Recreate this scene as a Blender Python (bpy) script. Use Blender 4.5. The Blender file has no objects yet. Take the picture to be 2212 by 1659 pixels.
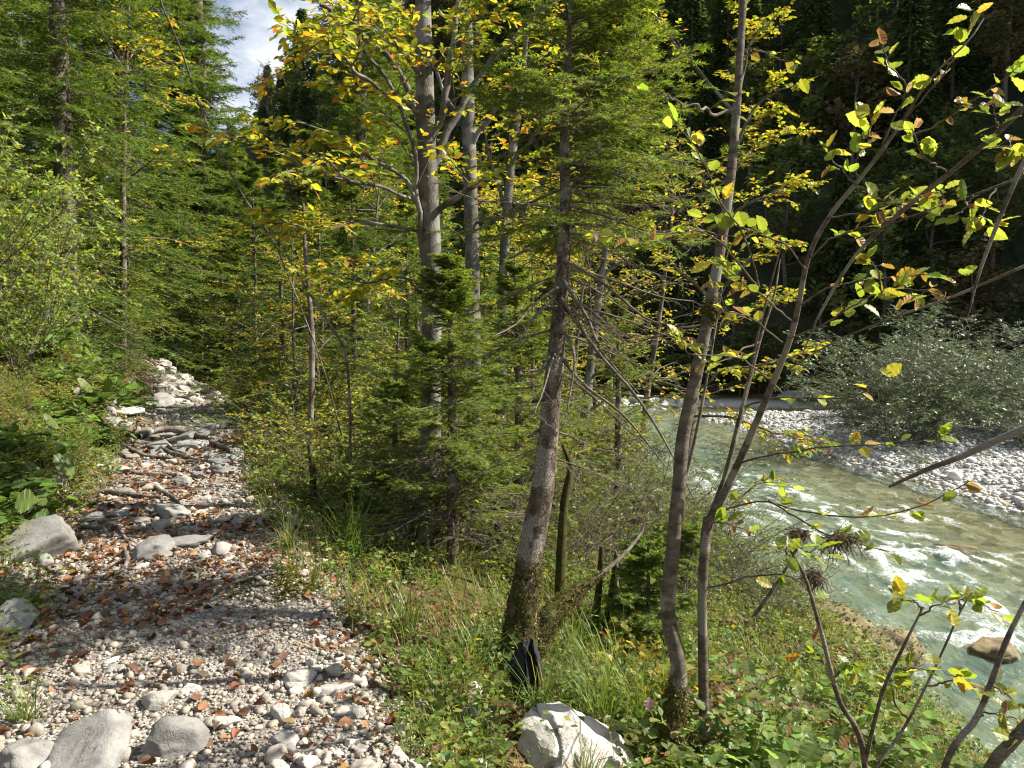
import bpy, math, random
import numpy as np
from mathutils import Vector, Matrix

SC = bpy.context.scene
COL = SC.collection
R = np.random.default_rng(7)
UP = np.array([0., 0., 1.])
EYE = np.array([0., 0., 1.6])
PITCH = math.radians(4.5)
F = 1662.0
WATER = -1.8
SUN_AZ, SUN_EL = math.radians(82), math.radians(42)

# ------------------------------------------------------------------ helpers
def P(x, y, d):
    """world point seen at (x, y) of the 2212 px wide photograph at depth d"""
    cx, cy = (x - 1106) / F * d, (829.5 - y) / F * d
    c, s = math.cos(PITCH), math.sin(PITCH)
    return np.array([cx, d * c + cy * s, EYE[2] + cy * c - d * s])

def norm(v):
    return v / np.maximum(np.linalg.norm(v, axis=-1, keepdims=True), 1e-9)

def smooth(x, a, b):
    t = np.clip((x - a) / (b - a), 0, 1)
    return t * t * (3 - 2 * t)

def _hash(i, j, seed):
    h = (i.astype(np.int64) * 374761393 + j.astype(np.int64) * 668265263 + seed * 974634777) & 0xffffffff
    h = ((h ^ (h >> 13)) * 1274126177) & 0xffffffff
    return ((h ^ (h >> 16)) & 0xffff) / 65535.0

def vnoise(x, y, seed=0):
    x = np.asarray(x, float); y = np.asarray(y, float)
    i, j = np.floor(x), np.floor(y)
    u, v = x - i, y - j
    u = u * u * (3 - 2 * u); v = v * v * (3 - 2 * v)
    a, b = _hash(i, j, seed), _hash(i + 1, j, seed)
    c, d = _hash(i, j + 1, seed), _hash(i + 1, j + 1, seed)
    return (a * (1 - u) + b * u) * (1 - v) + (c * (1 - u) + d * u) * v

def fbm(x, y, seed=0, o=4):
    s, a, t = 0, .5, 0
    for k in range(o):
        s = s + a * vnoise(x * 2 ** k, y * 2 ** k, seed + k * 17); t += a; a *= .5
    return s / t

class MB:
    def __init__(s):
        s.v, s.f, s.n, s.m, s.c, s.sm = [], [], 0, [], [], []
    def add(s, v, faces, mat=0, col=None, sm=False):
        """v (n,3); faces list of int arrays (k,3) or (k,4)"""
        v = np.asarray(v, float).reshape(-1, 3)
        if len(v) == 0: return
        if not isinstance(faces, list): faces = [faces]
        for f in faces:
            f = np.asarray(f, np.int64)
            s.f.append(f + s.n); s.m.append(np.full(len(f), mat, np.int32)); s.sm.append(np.full(len(f), sm, bool))
        s.v.append(v)
        if col is None: col = np.ones((len(v), 3))
        col = np.asarray(col, float)
        if col.ndim == 1: col = np.tile(col, (len(v), 1))
        s.c.append(col); s.n += len(v)
    def merge(s, o, mat):
        for i, f in enumerate(o.f): s.f.append(f + s.n); s.m.append(np.full(len(f), mat, np.int32)); s.sm.append(o.sm[i])
        s.v += o.v; s.c += o.c; s.n += o.n
    def mesh(s, name, mats):
        me = bpy.data.meshes.new(name)
        V = np.concatenate(s.v); C = np.concatenate(s.c)
        li = np.concatenate([f.ravel() for f in s.f])
        tot = np.concatenate([np.full(len(f), f.shape[1], np.int64) for f in s.f])
        st = np.concatenate([[0], np.cumsum(tot)[:-1]])
        me.vertices.add(len(V)); me.vertices.foreach_set('co', V.astype(np.float32).ravel())
        me.loops.add(len(li)); me.loops.foreach_set('vertex_index', li.astype(np.int32))
        me.polygons.add(len(tot)); me.polygons.foreach_set('loop_start', st.astype(np.int32))
        for m in mats: me.materials.append(m)
        me.polygons.foreach_set('material_index', np.concatenate(s.m))
        me.polygons.foreach_set('use_smooth', np.concatenate(s.sm))
        a = me.color_attributes.new('Col', 'FLOAT_COLOR', 'POINT')
        a.data.foreach_set('color', np.concatenate([C, np.ones((len(C), 1))], 1).astype(np.float32).ravel())
        me.update(calc_edges=True)
        return me
    def obj(s, name, mats, parent=None):
        if not isinstance(mats, (list, tuple)): mats = [mats]
        return link(name, s.mesh(name, mats), parent)

def link(name, me, parent=None):
    o = bpy.data.objects.new(name, me); COL.objects.link(o)
    if parent is not None: o.parent = parent
    return o

def tag(o, label, cat, group=None):
    o['label'] = label; o['category'] = cat
    if group: o['group'] = group
    return o

def thing(name, label, cat, loc=(0, 0, 0), group=None):
    o = bpy.data.objects.new(name, None); COL.objects.link(o)
    o.location = loc; o.empty_display_size = .1
    return tag(o, label, cat, group)

def kindof(o, k):
    o['kind'] = k; return o

def dup(src, loc, rz=0, sc=1, label=None, group=None, tilt=(0, 0)):
    r = src.copy(); COL.objects.link(r)
    r.location = loc; r.rotation_euler = (tilt[0], tilt[1], rz); r.scale = (sc, sc, sc) if np.isscalar(sc) else sc
    if label: r['label'] = label
    if group: r['group'] = group
    for ch in list(src.children):
        c = ch.copy(); COL.objects.link(c); c.parent = r
        for g in list(ch.children):
            d = g.copy(); COL.objects.link(d); d.parent = c
    return r

def put(src, used, loc, rz, sc, label, group, tilt=(0, 0)):
    if not used.get(src.name):
        used[src.name] = 1
        src.location = loc; src.rotation_euler = (tilt[0], tilt[1], rz); src.scale = (sc, sc, sc) if np.isscalar(sc) else sc
        src['label'] = label
        if group: src['group'] = group
        return src
    return dup(src, loc, rz, sc, label, group, tilt)

# ---- geometry bits
def tubes(Pt, Rd, sides=5, cap=False):
    """Pt (N,k,3), Rd (N,k)"""
    N, k, _ = Pt.shape
    T = np.gradient(Pt, axis=1); T = norm(T)
    ref = np.where(np.abs(T[..., 2:3]) > .9, np.array([1., 0, 0]), UP)
    A = norm(np.cross(T, ref)); B = np.cross(T, A)
    for i in range(1, k):       # parallel transport
        a = A[:, i - 1] - (A[:, i - 1] * T[:, i]).sum(-1, keepdims=True) * T[:, i]
        A[:, i] = norm(a); B[:, i] = np.cross(T[:, i], A[:, i])
    ang = np.arange(sides) / sides * 2 * math.pi
    V = Pt[:, :, None] + Rd[:, :, None, None] * (np.cos(ang)[:, None] * A[:, :, None] + np.sin(ang)[:, None] * B[:, :, None])
    i, j = np.meshgrid(np.arange(k - 1), np.arange(sides), indexing='ij')
    j2 = (j + 1) % sides
    q = np.stack([i * sides + j, i * sides + j2, (i + 1) * sides + j2, (i + 1) * sides + j], -1).reshape(-1, 4)
    Q = (q[None] + (np.arange(N) * k * sides)[:, None, None]).reshape(-1, 4)
    return V.reshape(-1, 3), Q

def spline(pts, n):
    pts = np.asarray(pts, float)
    k = len(pts)
    if k == 2: 
        t = np.linspace(0, 1, n)[:, None]; return pts[0] * (1 - t) + pts[1] * t
    ext = np.vstack([2 * pts[0] - pts[1], pts, 2 * pts[-1] - pts[-2]])
    t = np.linspace(0, k - 1 - 1e-6, n); i = t.astype(int); u = (t - i)[:, None]
    p0, p1, p2, p3 = ext[i], ext[i + 1], ext[i + 2], ext[i + 3]
    return .5 * ((2 * p1) + (-p0 + p2) * u + (2 * p0 - 5 * p1 + 4 * p2 - p3) * u ** 2 + (-p0 + 3 * p1 - 3 * p2 + p3) * u ** 3)

def trunk_tube(mb, pts, rad, n=24, sides=12, mat=0, col=(1, 1, 1), lump=.06, rng=R, close=True):
    pts = spline(pts, n); t = np.linspace(0, len(rad) - 1, n)
    r = np.interp(t, np.arange(len(rad)), rad)
    v, q = tubes(pts[None], r[None], sides)
    c = np.repeat(pts, sides, 0)
    k = 1 + lump * (vnoise(np.arange(n).repeat(sides) * .6, np.tile(np.arange(sides), n) * .8, int(rng.integers(999))) - .5) * 2
    v = c + (v - c) * k[:, None]
    mb.add(v, q, mat, col, True)
    if close:
        top = v[-sides:]; mb.add(np.vstack([top, top.mean(0)]), np.array([[i, (i + 1) % sides, sides] for i in range(sides)]), mat, col, True)
    return pts, r

def grow(S, D, L, k, droop, wob, rng):
    N = len(S); t = np.linspace(0, 1, k)
    D = norm(D)
    d = np.broadcast_to(np.asarray(droop, float), (N,))
    w = rng.normal(0, wob, (N, k, 3)) * t[None, :, None] ** .7
    w = np.cumsum(w, 1) / max(1, k ** .5)
    Pt = S[:, None] + L[:, None, None] * (t[None, :, None] * D[:, None] + w)
    Pt[..., 2] += (L * d)[:, None] * t[None] ** 2
    return Pt

def sample(Pt, t):
    """Pt (N,k,3), t (N,m) -> pos, tangent (N,m,3)"""
    N, k, _ = Pt.shape
    x = np.clip(t, 0, .9999) * (k - 1); i = x.astype(int); u = (x - i)[..., None]
    r = np.arange(N)[:, None]
    a, b = Pt[r, i], Pt[r, i + 1]
    return a * (1 - u) + b * u, norm(b - a)

def frame(T):
    ref = np.where(np.abs(T[..., 2:3]) > .97, np.array([1., 0, 0]), UP)
    side = norm(np.cross(T, ref)); return side, np.cross(side, T)

def kids(Pt, L, m, tlo, thi, ang, ratio, rng, flat=.3, taper=.6, spin=False):
    N = len(Pt)
    t = np.linspace(tlo, thi, m)[None] + rng.normal(0, (thi - tlo) / m * .35, (N, m))
    t = np.clip(t, 0.02, .995)
    S, T = sample(Pt, t)
    side, upn = frame(T)
    sg = np.where((np.arange(m)[None] + rng.integers(0, 2, (N, 1))) % 2, 1., -1.)[..., None]
    a = (ang + rng.normal(0, .15, (N, m)))[..., None]
    if spin:
        th = rng.uniform(0, 2 * math.pi, (N, m, 1)); lat = np.cos(th) * side + np.sin(th) * upn
    else:
        lat = sg * side + upn * rng.normal(0, flat, (N, m, 1))
    D = norm(T * np.cos(a) + norm(lat) * np.sin(a))
    l = L[:, None] * ratio * (1 - taper * t) * rng.uniform(.65, 1.2, (N, m))
    return S.reshape(-1, 3), D.reshape(-1, 3), l.reshape(-1)

def leaf_template(kind):
    if kind == 'tri4':      # folded leaf, 4 triangles
        v = np.array([[0, 0, 0], [-.3, .42, .07], [0, .5, 0], [.3, .42, .07], [0, 1, -.06], [-.2, .75, .03], [.2, .75, .03]])
        f = np.array([[0, 2, 1], [0, 3, 2], [1, 2, 5], [3, 6, 2], [2, 4, 5], [2, 6, 4]])
        return v, [f]
    if kind == 'dia':       # bent diamond
        v = np.array([[0, 0, 0], [-.28, .45, .05], [0, 1, -.04], [.28, .45, .05]])
        return v, [np.array([[0, 3, 1], [3, 2, 1]])]
    if kind == 'blade':     # needle
        v = np.array([[-.5, 0, 0], [.5, 0, 0], [.25, .8, 0], [0, 1, -.02]])
        return v, [np.array([[0, 1, 2, 3]])]
    if kind in ('hero', 'curl', 'curl2'):
        n = 13; tt = np.linspace(0, 1, n); V = []
        for i, t in enumerate(tt):
            w = .36 * math.sin(math.pi * min(1, t ** .85)) ** .75 if 0 < t < 1 else 0.012
            w *= 1.06 if i % 2 else .92
            z = -.12 * (t - .3) ** 2
            fold = .1 if kind == 'hero' else .22
            V += [[-w, t - (.03 if i % 2 else 0), z + fold * w * 2 + .02 * math.sin(i * 2.1)], [0, t, z], [w, t - (.03 if i % 2 else 0), z + fold * w * 2 + .02 * math.cos(i * 1.7)]]
        V = np.array(V)
        if kind == 'curl':
            V[:, 2] += .9 * (V[:, 0] ** 2) * 2 + .25 * np.maximum(0, V[:, 1] - .5) ** 2 * 3
            V[:, 0] *= .8
        if kind == 'curl2':
            th = V[:, 0] * 4.2; r = .3
            V = np.stack([r * np.sin(th) * .9, V[:, 1] + .3 * V[:, 0], r * (1 - np.cos(th)) + .3 * (V[:, 1] - .4) ** 2], 1)
        f = []
        for i in range(n - 1):
            a = i * 3; f += [[a, a + 1, a + 4, a + 3], [a + 1, a + 2, a + 5, a + 4]]
        return V, [np.array(f)]

LT = {k: leaf_template(k) for k in ('tri4', 'dia', 'blade', 'hero', 'curl', 'curl2')}

def place(mb, kind, pos, Y, Z, size, col, mat=0, width=1.0, sm=False):
    tv, tf = LT[kind] if isinstance(kind, str) else kind
    N = len(pos)
    if N == 0: return
    Y = norm(Y); X = norm(np.cross(Y, Z)); Z = np.cross(X, Y)
    size = np.broadcast_to(np.asarray(size, float), (N,)); width = np.broadcast_to(np.asarray(width, float), (N,))
    V = pos[:, None] + size[:, None, None] * (tv[None, :, 0:1] * width[:, None, None] * X[:, None] + tv[None, :, 1:2] * Y[:, None] + tv[None, :, 2:3] * Z[:, None])
    k = len(tv); off = (np.arange(N) * k)
    fs = [(f[None] + off[:, None, None]).reshape(-1, f.shape[1]) for f in tf]
    mb.add(V.reshape(-1, 3), fs, mat, np.repeat(col, k, 0), sm)

def leaves_on(Pt, m, tlo, rng, ang=.9, tilt=.45):
    """leaf anchors alternately along twigs; (pos, dir, normal)"""
    N = len(Pt)
    t = np.clip(np.linspace(tlo, 1, m)[None] + rng.normal(0, .04, (N, m)), 0, .999)
    S, T = sample(Pt, t); side, upn = frame(T)
    sg = np.where((np.arange(m)[None] + rng.integers(0, 2, (N, 1))) % 2, 1., -1.)[..., None]
    a = np.where(np.arange(m) == m - 1, .15, ang)[None, :, None] + rng.normal(0, .25, (N, m, 1))
    Y = T * np.cos(a) + sg * side * np.sin(a) + UP * rng.normal(-.12, .22, (N, m, 1))
    Z = UP + rng.normal(0, tilt, (N, m, 3))
    return S.reshape(-1, 3), Y.reshape(-1, 3), Z.reshape(-1, 3)

def pal(colors, n, rng, weights=None, jit=.18):
    c = np.array(colors, float)
    i = rng.choice(len(c), n, p=None if weights is None else np.array(weights) / sum(weights))
    out = c[i]
    out = out * np.exp(rng.normal(0, jit, (n, 1))) * np.exp(rng.normal(0, jit * .35, (n, 3)))
    return np.clip(out, 0.002, .95)

# ------------------------------------------------------------------ materials
def nodes(name):
    m = bpy.data.materials.new(name); m.use_nodes = True
    nt = m.node_tree; nt.nodes.clear()
    return m, nt, nt.nodes, nt.links
def N_(ns, t, **kw):
    n = ns.new(t)
    for k, v in kw.items(): setattr(n, k, v)
    return n
def setin(n, **kw):
    for k, v in kw.items():
        n.inputs[k.replace('_', ' ')].default_value = v
def ramp(ns, stops):
    r = ns.new('ShaderNodeValToRGB'); e = r.color_ramp.elements
    while len(e) < len(stops): e.new(.5)
    for el, (p, c) in zip(e, stops):
        el.position = p; el.color = (*c, 1) if len(c) == 3 else c
    return r
def mixc(ns, ls, fac, a, b, mode='MIX'):
    m = ns.new('ShaderNodeMix'); m.data_type = 'RGBA'; m.blend_type = mode
    for sock, val in ((m.inputs[0], fac), (m.inputs[6], a), (m.inputs[7], b)):
        if hasattr(val, 'is_linked') or hasattr(val, 'links'): ls.new(val, sock)
        else: sock.default_value = val if not isinstance(val, tuple) else (*val, 1)[:4]
    return m.outputs[2]

def leaf_mat(name, trans=.45, tgain=(1.9, 1.75, .9), rough=.45, blotch=0.0, spec=.35):
    m, nt, ns, ls = nodes(name)
    out = N_(ns, 'ShaderNodeOutputMaterial')
    at = N_(ns, 'ShaderNodeAttribute', attribute_name='Col')
    c = at.outputs['Color']
    co = N_(ns, 'ShaderNodeNewGeometry').outputs['Position']
    if blotch:
        nz = N_(ns, 'ShaderNodeTexNoise'); setin(nz, Scale=38., Detail=4., Roughness=.7); ls.new(co, nz.inputs['Vector'])
        rp = ramp(ns, [(.60, (0, 0, 0)), (.70, (blotch,) * 3)]); ls.new(nz.outputs[0], rp.inputs[0])
        c = mixc(ns, ls, rp.outputs[0], c, (.22, .085, .018))
    nz2 = N_(ns, 'ShaderNodeTexNoise'); setin(nz2, Scale=9., Detail=2.); ls.new(co, nz2.inputs['Vector'])
    rp2 = ramp(ns, [(.3, (.8, .8, .8)), (.7, (1.18, 1.15, 1.1))]); ls.new(nz2.outputs[0], rp2.inputs[0])
    c = mixc(ns, ls, 1., c, rp2.outputs[0], 'MULTIPLY')
    b = N_(ns, 'ShaderNodeBsdfPrincipled'); setin(b, Roughness=rough); b.inputs['Specular IOR Level'].default_value = spec
    ls.new(c, b.inputs['Base Color'])
    t = N_(ns, 'ShaderNodeBsdfTranslucent')
    ls.new(mixc(ns, ls, 1., c, tgain, 'MULTIPLY'), t.inputs['Color'])
    mx = N_(ns, 'ShaderNodeMixShader'); mx.inputs[0].default_value = trans
    ls.new(b.outputs[0], mx.inputs[1]); ls.new(t.outputs[0], mx.inputs[2]); ls.new(mx.outputs[0], out.inputs[0])
    return m

def bark_mat(name, c1, c2, c3, scale=14., stretch=.35, bump=.6, patch=.5):
    m, nt, ns, ls = nodes(name)
    out = N_(ns, 'ShaderNodeOutputMaterial'); b = N_(ns, 'ShaderNodeBsdfPrincipled'); setin(b, Roughness=.85)
    b.inputs['Specular IOR Level'].default_value = .2
    tc = N_(ns, 'ShaderNodeTexCoord'); mp = N_(ns, 'ShaderNodeMapping'); mp.inputs['Scale'].default_value = (1, 1, stretch)
    ls.new(tc.outputs['Object'], mp.inputs[0])
    n1 = N_(ns, 'ShaderNodeTexNoise'); setin(n1, Scale=scale, Detail=6., Roughness=.65); ls.new(mp.outputs[0], n1.inputs['Vector'])
    n2 = N_(ns, 'ShaderNodeTexNoise'); setin(n2, Scale=scale * .35, Detail=3.); ls.new(tc.outputs['Object'], n2.inputs['Vector'])
    v = N_(ns, 'ShaderNodeTexVoronoi', feature='DISTANCE_TO_EDGE'); setin(v, Scale=scale * 4.); ls.new(mp.outputs[0], v.inputs['Vector'])
    rp = ramp(ns, [(.36, c1), (.62, c2)]); ls.new(n1.outputs[0], rp.inputs[0])
    rq = ramp(ns, [(.53, (0, 0, 0)), (.57, (patch,) * 3)]); ls.new(n2.outputs[0], rq.inputs[0])
    c = mixc(ns, ls, rq.outputs[0], rp.outputs[0], c3)
    at = N_(ns, 'ShaderNodeAttribute', attribute_name='Col')
    ls.new(mixc(ns, ls, 1., c, at.outputs['Color'], 'MULTIPLY'), b.inputs['Base Color'])
    vr = ramp(ns, [(0., (0, 0, 0)), (.12, (1, 1, 1))]); ls.new(v.outputs['Distance'], vr.inputs[0])
    h = mixc(ns, ls, .35, n1.outputs[0], vr.outputs[0])
    bp = N_(ns, 'ShaderNodeBump'); setin(bp, Strength=bump, Distance=.02); ls.new(h, bp.inputs['Height']); ls.new(bp.outputs[0], b.inputs['Normal'])
    ls.new(b.outputs[0], out.inputs[0])
    return m

def stone_mat(name, c1, c2, c3, scale=6., bump=.5, stain=.6, rand=.25):
    m, nt, ns, ls = nodes(name)
    out = N_(ns, 'ShaderNodeOutputMaterial'); b = N_(ns, 'ShaderNodeBsdfPrincipled'); setin(b, Roughness=.8)
    b.inputs['Specular IOR Level'].default_value = .25
    geo = N_(ns, 'ShaderNodeNewGeometry'); co = geo.outputs['Position']
    n1 = N_(ns, 'ShaderNodeTexNoise'); setin(n1, Scale=scale, Detail=8., Roughness=.65); ls.new(co, n1.inputs['Vector'])
    n2 = N_(ns, 'ShaderNodeTexNoise'); setin(n2, Scale=scale * 5, Detail=5., Roughness=.7); ls.new(co, n2.inputs['Vector'])
    rp = ramp(ns, [(.32, c1), (.62, c2)]); ls.new(n1.outputs[0], rp.inputs[0])
    rq = ramp(ns, [(.58, (0, 0, 0)), (.66, (stain,) * 3)]); ls.new(n2.outputs[0], rq.inputs[0])
    c = mixc(ns, ls, rq.outputs[0], rp.outputs[0], c3)
    at = N_(ns, 'ShaderNodeAttribute', attribute_name='Col')
    c = mixc(ns, ls, 1., c, at.outputs['Color'], 'MULTIPLY')
    oi = N_(ns, 'ShaderNodeObjectInfo')
    rr = ramp(ns, [(0., (1 - rand, 1 - rand, 1 - rand * 1.02)), (1., (1 + rand * .6, 1 + rand * .58, 1 + rand * .54))]); ls.new(oi.outputs['Random'], rr.inputs[0])
    ls.new(mixc(ns, ls, 1., c, rr.outputs[0], 'MULTIPLY'), b.inputs['Base Color'])
    n3 = N_(ns, 'ShaderNodeTexNoise'); setin(n3, Scale=scale * 3, Detail=10., Roughness=.72); ls.new(co, n3.inputs['Vector'])
    vv = N_(ns, 'ShaderNodeTexVoronoi', feature='DISTANCE_TO_EDGE'); setin(vv, Scale=scale * 1.3); ls.new(mixc(ns, ls, .15, co, n1.outputs['Color']), vv.inputs['Vector'])
    vr = ramp(ns, [(0., (0, 0, 0)), (.03, (1, 1, 1))]); ls.new(vv.outputs['Distance'], vr.inputs[0])
    h = mixc(ns, ls, .12, n3.outputs[0], vr.outputs[0])
    bp = N_(ns, 'ShaderNodeBump'); setin(bp, Strength=bump, Distance=.03); ls.new(h, bp.inputs['Height']); ls.new(bp.outputs[0], b.inputs['Normal'])
    ls.new(b.outputs[0], out.inputs[0])
    return m

M = {}
M['leaf'] = leaf_mat('broad_leaf', .48, (2.1, 1.9, .8))
M['leaf_hero'] = leaf_mat('large_leaf', .5, (1.7, 1.75, .95), .4, blotch=.75)
M['needle'] = leaf_mat('needle', .42, (1.9, 1.8, .8), .5, spec=.3)
M['willow'] = leaf_mat('willow_leaf', .28, (1.4, 1.5, 1.1), .45, spec=.5)
M['grass'] = leaf_mat('grass_blade', .42, (1.8, 1.8, .8), .4)
M['litter'] = leaf_mat('dry_leaf', .22, (1.6, 1.1, .7), .6, spec=.2)
M['beech'] = bark_mat('beech_bark', (.055, .05, .04), (.145, .132, .11), (.23, .215, .185), 9, .9, .35, .7)
M['spruce'] = bark_mat('spruce_bark', (.06, .045, .032), (.20, .16, .12), (.31, .28, .23), 20, .6, 1., .75)
M['alder'] = bark_mat('alder_bark', (.065, .05, .036), (.165, .135, .10), (.27, .25, .21), 14, 2.2, .6, .7)
M['twig'] = bark_mat('twig_bark', (.075, .06, .045), (.17, .14, .11), (.24, .21, .17), 30, .4, .3, .4)
M['moss'] = bark_mat('moss', (.035, .035, .008), (.10, .10, .018), (.14, .11, .03), 40, 1, 1., .5)
M['root'] = bark_mat('root_bark', (.08, .066, .055), (.20, .175, .15), (.28, .26, .23), 20, .5, .7, .5)
M['stone'] = stone_mat('grey_limestone', (.16, .155, .14), (.31, .30, .275), (.10, .10, .09))
M['white'] = stone_mat('white_limestone', (.34, .31, .265), (.50, .47, .42), (.27, .22, .16), 5, .7, .5)
M['pebble'] = stone_mat('pale_gravel', (.27, .235, .19), (.44, .395, .335), (.18, .15, .115), 14, .35, .5)
M['cobble'] = stone_mat('river_cobble', (.40, .395, .38), (.55, .545, .53), (.28, .27, .26), 5, .25, .4)
M['darkrock'] = stone_mat('shaded_rock', (.20, .20, .185), (.36, .355, .33), (.11, .12, .08), 1.2, .8, .8)
M['wetrock'] = stone_mat('mossy_rock', (.10, .085, .05), (.22, .17, .09), (.07, .08, .02), 5, .8, .8)

# ------------------------------------------------------------------ terrain
def path_n(X, Y): return .928 * X + .371 * Y
def xb(Y):          # edge of our bank
    return 3.3 - .22 * np.maximum(0, Y - 25) + .35 * (fbm(Y * .35, Y * 0 + 3.3, 5, 2) - .5) * 2
def xs(Y):          # shore of the gravel bar
    return 9.2 - (Y - 13.8) * .146 + .35 * (fbm(Y * .4, Y * 0 + 9.1, 6, 3) - .5) * 2
def pe_r(Y): return .62 - .30 * smooth(Y, 3.5, 6.5)
def pe_l(Y): return -1.2 + .32 * smooth(Y, 5, 8)
HX, HY, HC = .64, .77, 35.5
def ground_z(X, Y, detail=True):
    X = np.asarray(X, float); Y = np.asarray(Y, float)
    n = path_n(X, Y); s = -.371 * X + .928 * Y
    B = xb(Y); S = xs(Y)
    u = np.maximum(n - .6, 0); v = B - X
    f = np.clip(u / np.maximum(u + np.maximum(v, 0), .05), 0, 1)
    zr = -1.15 * f ** .8 - 1.0 * (1 - smooth(v, -.35, .75))
    n0 = -1.0 + 1.5 * smooth(s, 14.5, 17.5)
    m = np.maximum(n0 - n, 0)
    steep = .62 + .75 * smooth(s, 6.5, 9.5) * (1 - smooth(s, 14, 17))
    zl = steep * (np.sqrt(np.minimum(m, 1.9) ** 2 + .06) - .245) + .25 * np.maximum(m - 1.9, 0)
    z = np.where(n > np.maximum(-.2, n0), zr, zl)
    # path steps up, then dips away behind the crest
    z = z + .22 * smooth(s, 6, 12) * (1 - smooth(n, .4, 3)) - .09 * np.maximum(s - 16, 0) * (1 - smooth(s, 40, 60))* (1 - smooth(np.abs(n), 1, 5))
    t = np.clip((X - B) / np.maximum(S - B, .5), 0, 1)
    bed = WATER - .10 - .52 * (1 - t) ** 2. * np.minimum(1, t * 5 + .3)
    bar = np.minimum(.24 * (X - S), .22 * (28.4 - Y))
    bar = WATER + np.where(bar > 0, .38 * np.tanh(bar / .38) + np.maximum(0, X - S - 3) * .02, bar)
    far = WATER + .3 * np.tanh((Y + .12 * X - 32.2) * .35 / .3)
    wet = np.maximum(np.maximum(bed, bar), far)
    z = np.where(X > B - .0, np.where(v > -.35, np.minimum(z, np.maximum(wet, z)), np.maximum(wet, np.minimum(z, wet))), np.where(Y > 31, np.maximum(z, np.minimum(far, z + 1)), z))
    q = HX * X + HY * Y - HC
    z = np.where((q > 0) & (X > 2), np.maximum(z, q * .5 - 1.4), z)
    if detail:
        off = smooth(n, .5, 1.2) * (1 - smooth(X, 2.8, 3.4)) + smooth(-n, 1.1, 1.6)
        z = z + .16 * off * (fbm(X * 1.1, Y * 1.1, 11, 4) - .5) + .05 * (fbm(X * 2.2, Y * 2.2, 12, 3) - .5)
        # mossy hump on the bank, and the moss lump at the path's edge
        for hx, hy, hr, hh in HUMPS:
            d2 = ((X - hx) ** 2 + (Y - hy) ** 2) / hr ** 2
            z = z + hh * np.exp(-d2 * 1.6)
    return z
HUMPS = []
h = P(590, 1275, 4.6); HUMPS.append((h[0], h[1], .30, .16))
h = P(215, 790, 9.5); HUMPS.append((h[0] - .7, h[1] + .2, 1.3, .45))
h = P(1780, 1420, 7.9); HUMPS.append((h[0], h[1], .75, .45))

def warp(lo, hi, c, w, n):
    """non-uniform axis, fine around c"""
    a = np.arcsinh((lo - c) / w); b = np.arcsinh((hi - c) / w)
    return c + w * np.sinh(np.linspace(a, b, n))
gx = warp(-60, 70, 0, 4.5, 380); gy = warp(-8, 90, 5, 4.5, 380)
GX, GY = np.meshgrid(gx, gy, indexing='ij')
GZ = ground_z(GX, GY)
def grid_quads(a, b):
    i, j = np.meshgrid(np.arange(a - 1), np.arange(b - 1), indexing='ij')
    return np.stack([i * b + j, (i + 1) * b + j, (i + 1) * b + j + 1, i * b + j + 1], -1).reshape(-1, 4)
nn = path_n(GX, GY)
wob = .35 * (fbm(GX * 1.3, GY * 1.3, 31, 3) - .5)
pathw = smooth(nn + wob, pe_l(GY) - .15, pe_l(GY) + .2) * (1 - smooth(nn + wob, pe_r(GY) - .15, pe_r(GY) + .15)) * (1 - smooth(GY, 19, 22))
ravel = smooth(nn + wob, -.4, .4)
rivw = smooth(GX - xb(GY), -.3, .1) * (1 - smooth(GY + .12 * GX, 32.6, 33.4)) * (1 - smooth(HX * GX + HY * GY - HC, -5, -3))
mossw = np.zeros_like(GX)
for hx, hy, hr, hh in HUMPS: mossw = np.maximum(mossw, np.exp(-((GX - hx) ** 2 + (GY - hy) ** 2) / hr ** 2))
gcol = np.stack([pathw, rivw, mossw], -1).reshape(-1, 3)

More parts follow.
